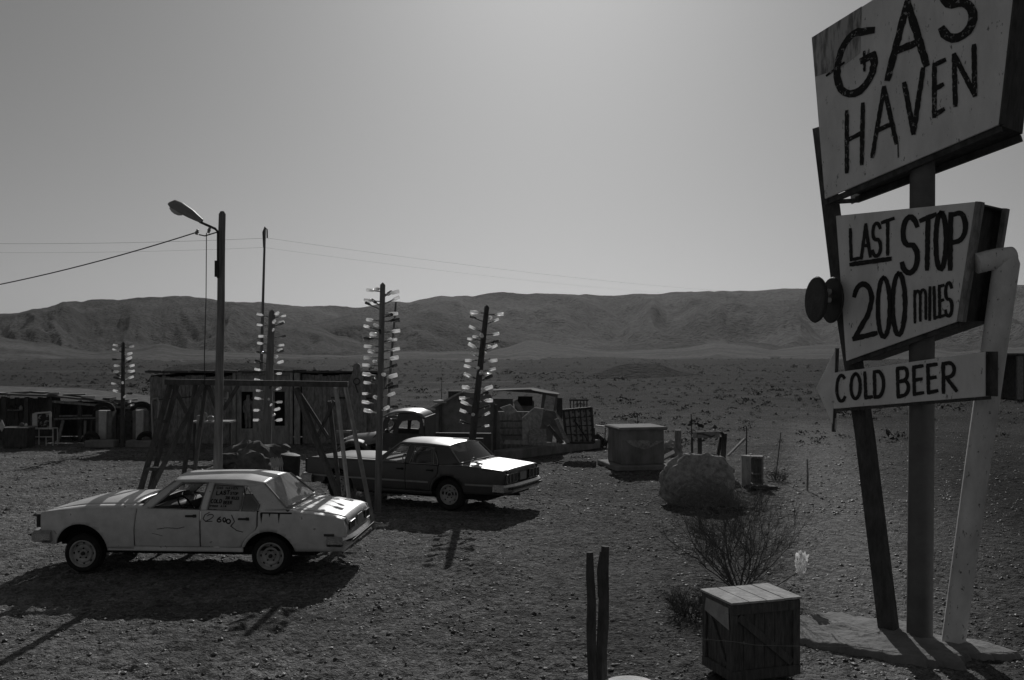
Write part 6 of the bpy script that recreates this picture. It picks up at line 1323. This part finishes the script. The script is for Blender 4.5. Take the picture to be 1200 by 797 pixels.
# ------------------------------------------------------------------ vegetation
def bush(name, lab, cat, base, height, spread, stems, seed, m, depth=4, r0=.016, twist=.35, lean=(0, 0)):
    rng = random.Random(seed); mb = MB()
    def grow(p, d, L_, r, lv):
        n = 4; pts = [p]; q = p.copy(); dd = d.copy()
        for k in range(n):
            dd = (dd + Vector((rng.gauss(0, twist * .35), rng.gauss(0, twist * .35), rng.gauss(.05, twist * .2)))).normalized(); q = q + dd * L_ / n; pts.append(q.copy())
        mb.tube(pts, [r * (1 - .12 * k) for k in range(n + 1)], 3 if lv > 0 else 5, cap=False)
        if lv >= depth or r < .0012: return
        for k in range(rng.choice((3, 4, 5)) if lv < 3 else rng.choice((2, 3))):
            i = rng.choice((1, 2, 3, 4, 4)); a = Vector((rng.gauss(0, 1), rng.gauss(0, 1), rng.gauss(.15, .7))).normalized()
            grow(pts[i], (dd + a * .75).normalized(), L_ * rng.uniform(.45, .72), r * .58, lv + 1)
    for s_ in range(stems):
        a = 2 * math.pi * s_ / stems + rng.uniform(-.3, .3); o_ = rng.uniform(.25, 1)
        d = Vector((math.cos(a) * spread * o_ + lean[0], math.sin(a) * spread * o_ * .7 + lean[1], height)).normalized()
        grow(Vector(base) + Vector((math.cos(a) * .06, math.sin(a) * .06, -.03)), d, height * rng.uniform(.42, .6), r0 * rng.uniform(.7, 1.1), 0)
    return tag(mb.build(name, m, loc=base), lab, cat)
g_ = G(866, 690)
bush("dry_bush", "wide leafless dry bush fanning out behind the wooden crate", "bush", g_, 1.5, 2.3, 17, 4, M['twig'], 5, .012, .4)
bush("shrub", "small bushy shrub between the white sedan's tail and the tallest bottle tree", "shrub", G(421, 606), .55, .3, 26, 6, mat("grey_green_shrub", .16, .1, 9, .95), 4, .008, .5)
bush("shrub", "low dark shrub at the twig stake right of the white cabinet", "shrub", G(912, 563), .35, .9, 12, 9, M['twig'], 3, .01, .6)
bush("shrub", "low tangled shrub spreading at the left foot of the crate", "shrub", G(808, 718), .42, 1.2, 26, 10, M['twig'], 4, .008, .7)
mb = MB(); mb.blob(P(939, 659, 12.9), .1, 4, .75, 3.1, 9, (.72, .6, 1.25)); tag(mb.build("plastic_bag", bottle_mat("crumpled_clear_plastic", .85, .5), loc=P(939, 661, 12.9), smooth=True, angle=20), "crumpled pale plastic bag snagged on the right side of the dry bush", "bag")
mb = MB(); q0 = G(905, 668); mb.tube([g_ + Vector((0, 0, .0)), P(905, 690, 13.2), P(939, 668, 12.9)], [.012, .009, .005], 4); tag(mb.build("dry_branch", M['twig'], loc=g_), "single bare branch holding the plastic bag", "branch")
# far shed at the right edge
YE = 66; shd = thing("far_shed", "distant dark open shed at the right edge behind the sign", "shed", (P(1215, 0, YE).x, YE, 0))
ex = lambda px: P(px, 0, YE).x; ez = lambda py: P(0, py, YE).z
mb = MB(); mb.box(((ex(1172) + ex(1290)) / 2, YE + 2.5, ez(416) / 2), (ex(1290) - ex(1172), .1, ez(416))); mb.box((ex(1173), YE + 1.2, ez(416) / 2), (.1, 2.6, ez(416))); mb.build("wall", M['dkwood'], shd)
mb = MB(); mb.box(((ex(1168) + ex(1295)) / 2, YE + 1.2, ez(415)), (ex(1295) - ex(1168), 3.2, .12)); mb.build("roof", M['corr'], shd)
for px in (1194, 1240, 1285):
    mb = MB(); mb.box((ex(px), YE - .1, ez(417) / 2), (.4, .2, ez(417))); mb.build("post", M['wood'], shd)
# gravel and scrub
def soup(name, m, gen, smooth=False):
    vs, fs = [], []
    gen(vs, fs); me = bpy.data.meshes.new(name); me.from_pydata(vs, [], fs); me.materials.append(m)
    if smooth: me.shade_smooth()
    o = bpy.data.objects.new(name, me); COL.objects.link(o); return tag(o, kind="stuff")
def gravel(vs, fs):
    rng = random.Random(77); ico = bmesh.new(); bmesh.ops.create_icosphere(ico, subdivisions=1, radius=1); bv = [v.co.copy() for v in ico.verts]; bf = [[v.index for v in f.verts] for f in ico.faces]; ico.free()
    for i in range(26000):
        Y = 8.0 * (60 / 8.0) ** rng.random(); X = rng.uniform(-.56, .56) * Y
        dn = mnoise.noise(Vector((X * .5, Y * .5, 4)))
        if dn < rng.uniform(-.9, .5): continue
        s = min(.11, .009 + .011 * rng.random() + .02 * rng.random() ** 7) * (1 if Y < 20 else 1.5); z = ground_z(X, Y); n = len(vs); a = rng.uniform(0, 6.3); ca, sa = math.cos(a), math.sin(a); q = (rng.uniform(.8, 1.5), rng.uniform(.7, 1.1), rng.uniform(.4, .8))
        for v in bv:
            x, y, w_ = v.x * q[0] * s * rng.uniform(.8, 1.2), v.y * q[1] * s * rng.uniform(.8, 1.2), v.z * q[2] * s
            vs.append((X + x * ca - y * sa, Y + x * sa + y * ca, z + w_ + s * .2))
        fs += [[n + k for k in f] for f in bf]
soup("gravel", island_mat("loose_gravel", .025, .22), gravel)
def scrub(vs, fs):
    rng = random.Random(42)
    for i in range(9000):
        Y = 34 * (520 / 34) ** (rng.random() ** .85); X = rng.uniform(-.62, .62) * Y
        if Y < 75 and X < 4: 
            if rng.random() < .6: continue
        if mnoise.noise(Vector((X * .035, Y * .02, 1))) < rng.uniform(-.6, .35): continue
        s = rng.uniform(.06, .2) * (1 + Y / 300) * (2.2 if rng.random() < .07 else 1); z = ground_z(X, Y); 
        for k in range(26):
            a = rng.uniform(0, 6.3); e = rng.uniform(0, 1.5); r = s * rng.uniform(.5, 1.1); c = Vector((X + math.cos(a) * math.cos(e) * r * 1.25, Y + math.sin(a) * math.cos(e) * r, z + math.sin(e) * r * .75)); n = len(vs)
            for _ in range(3): vs.append(tuple(c + Vector((rng.uniform(-1, 1), rng.uniform(-1, 1), rng.uniform(-.8, .8))) * s * .3))
            fs.append((n, n + 1, n + 2))
soup("desert_scrub", M['scrub'], scrub)
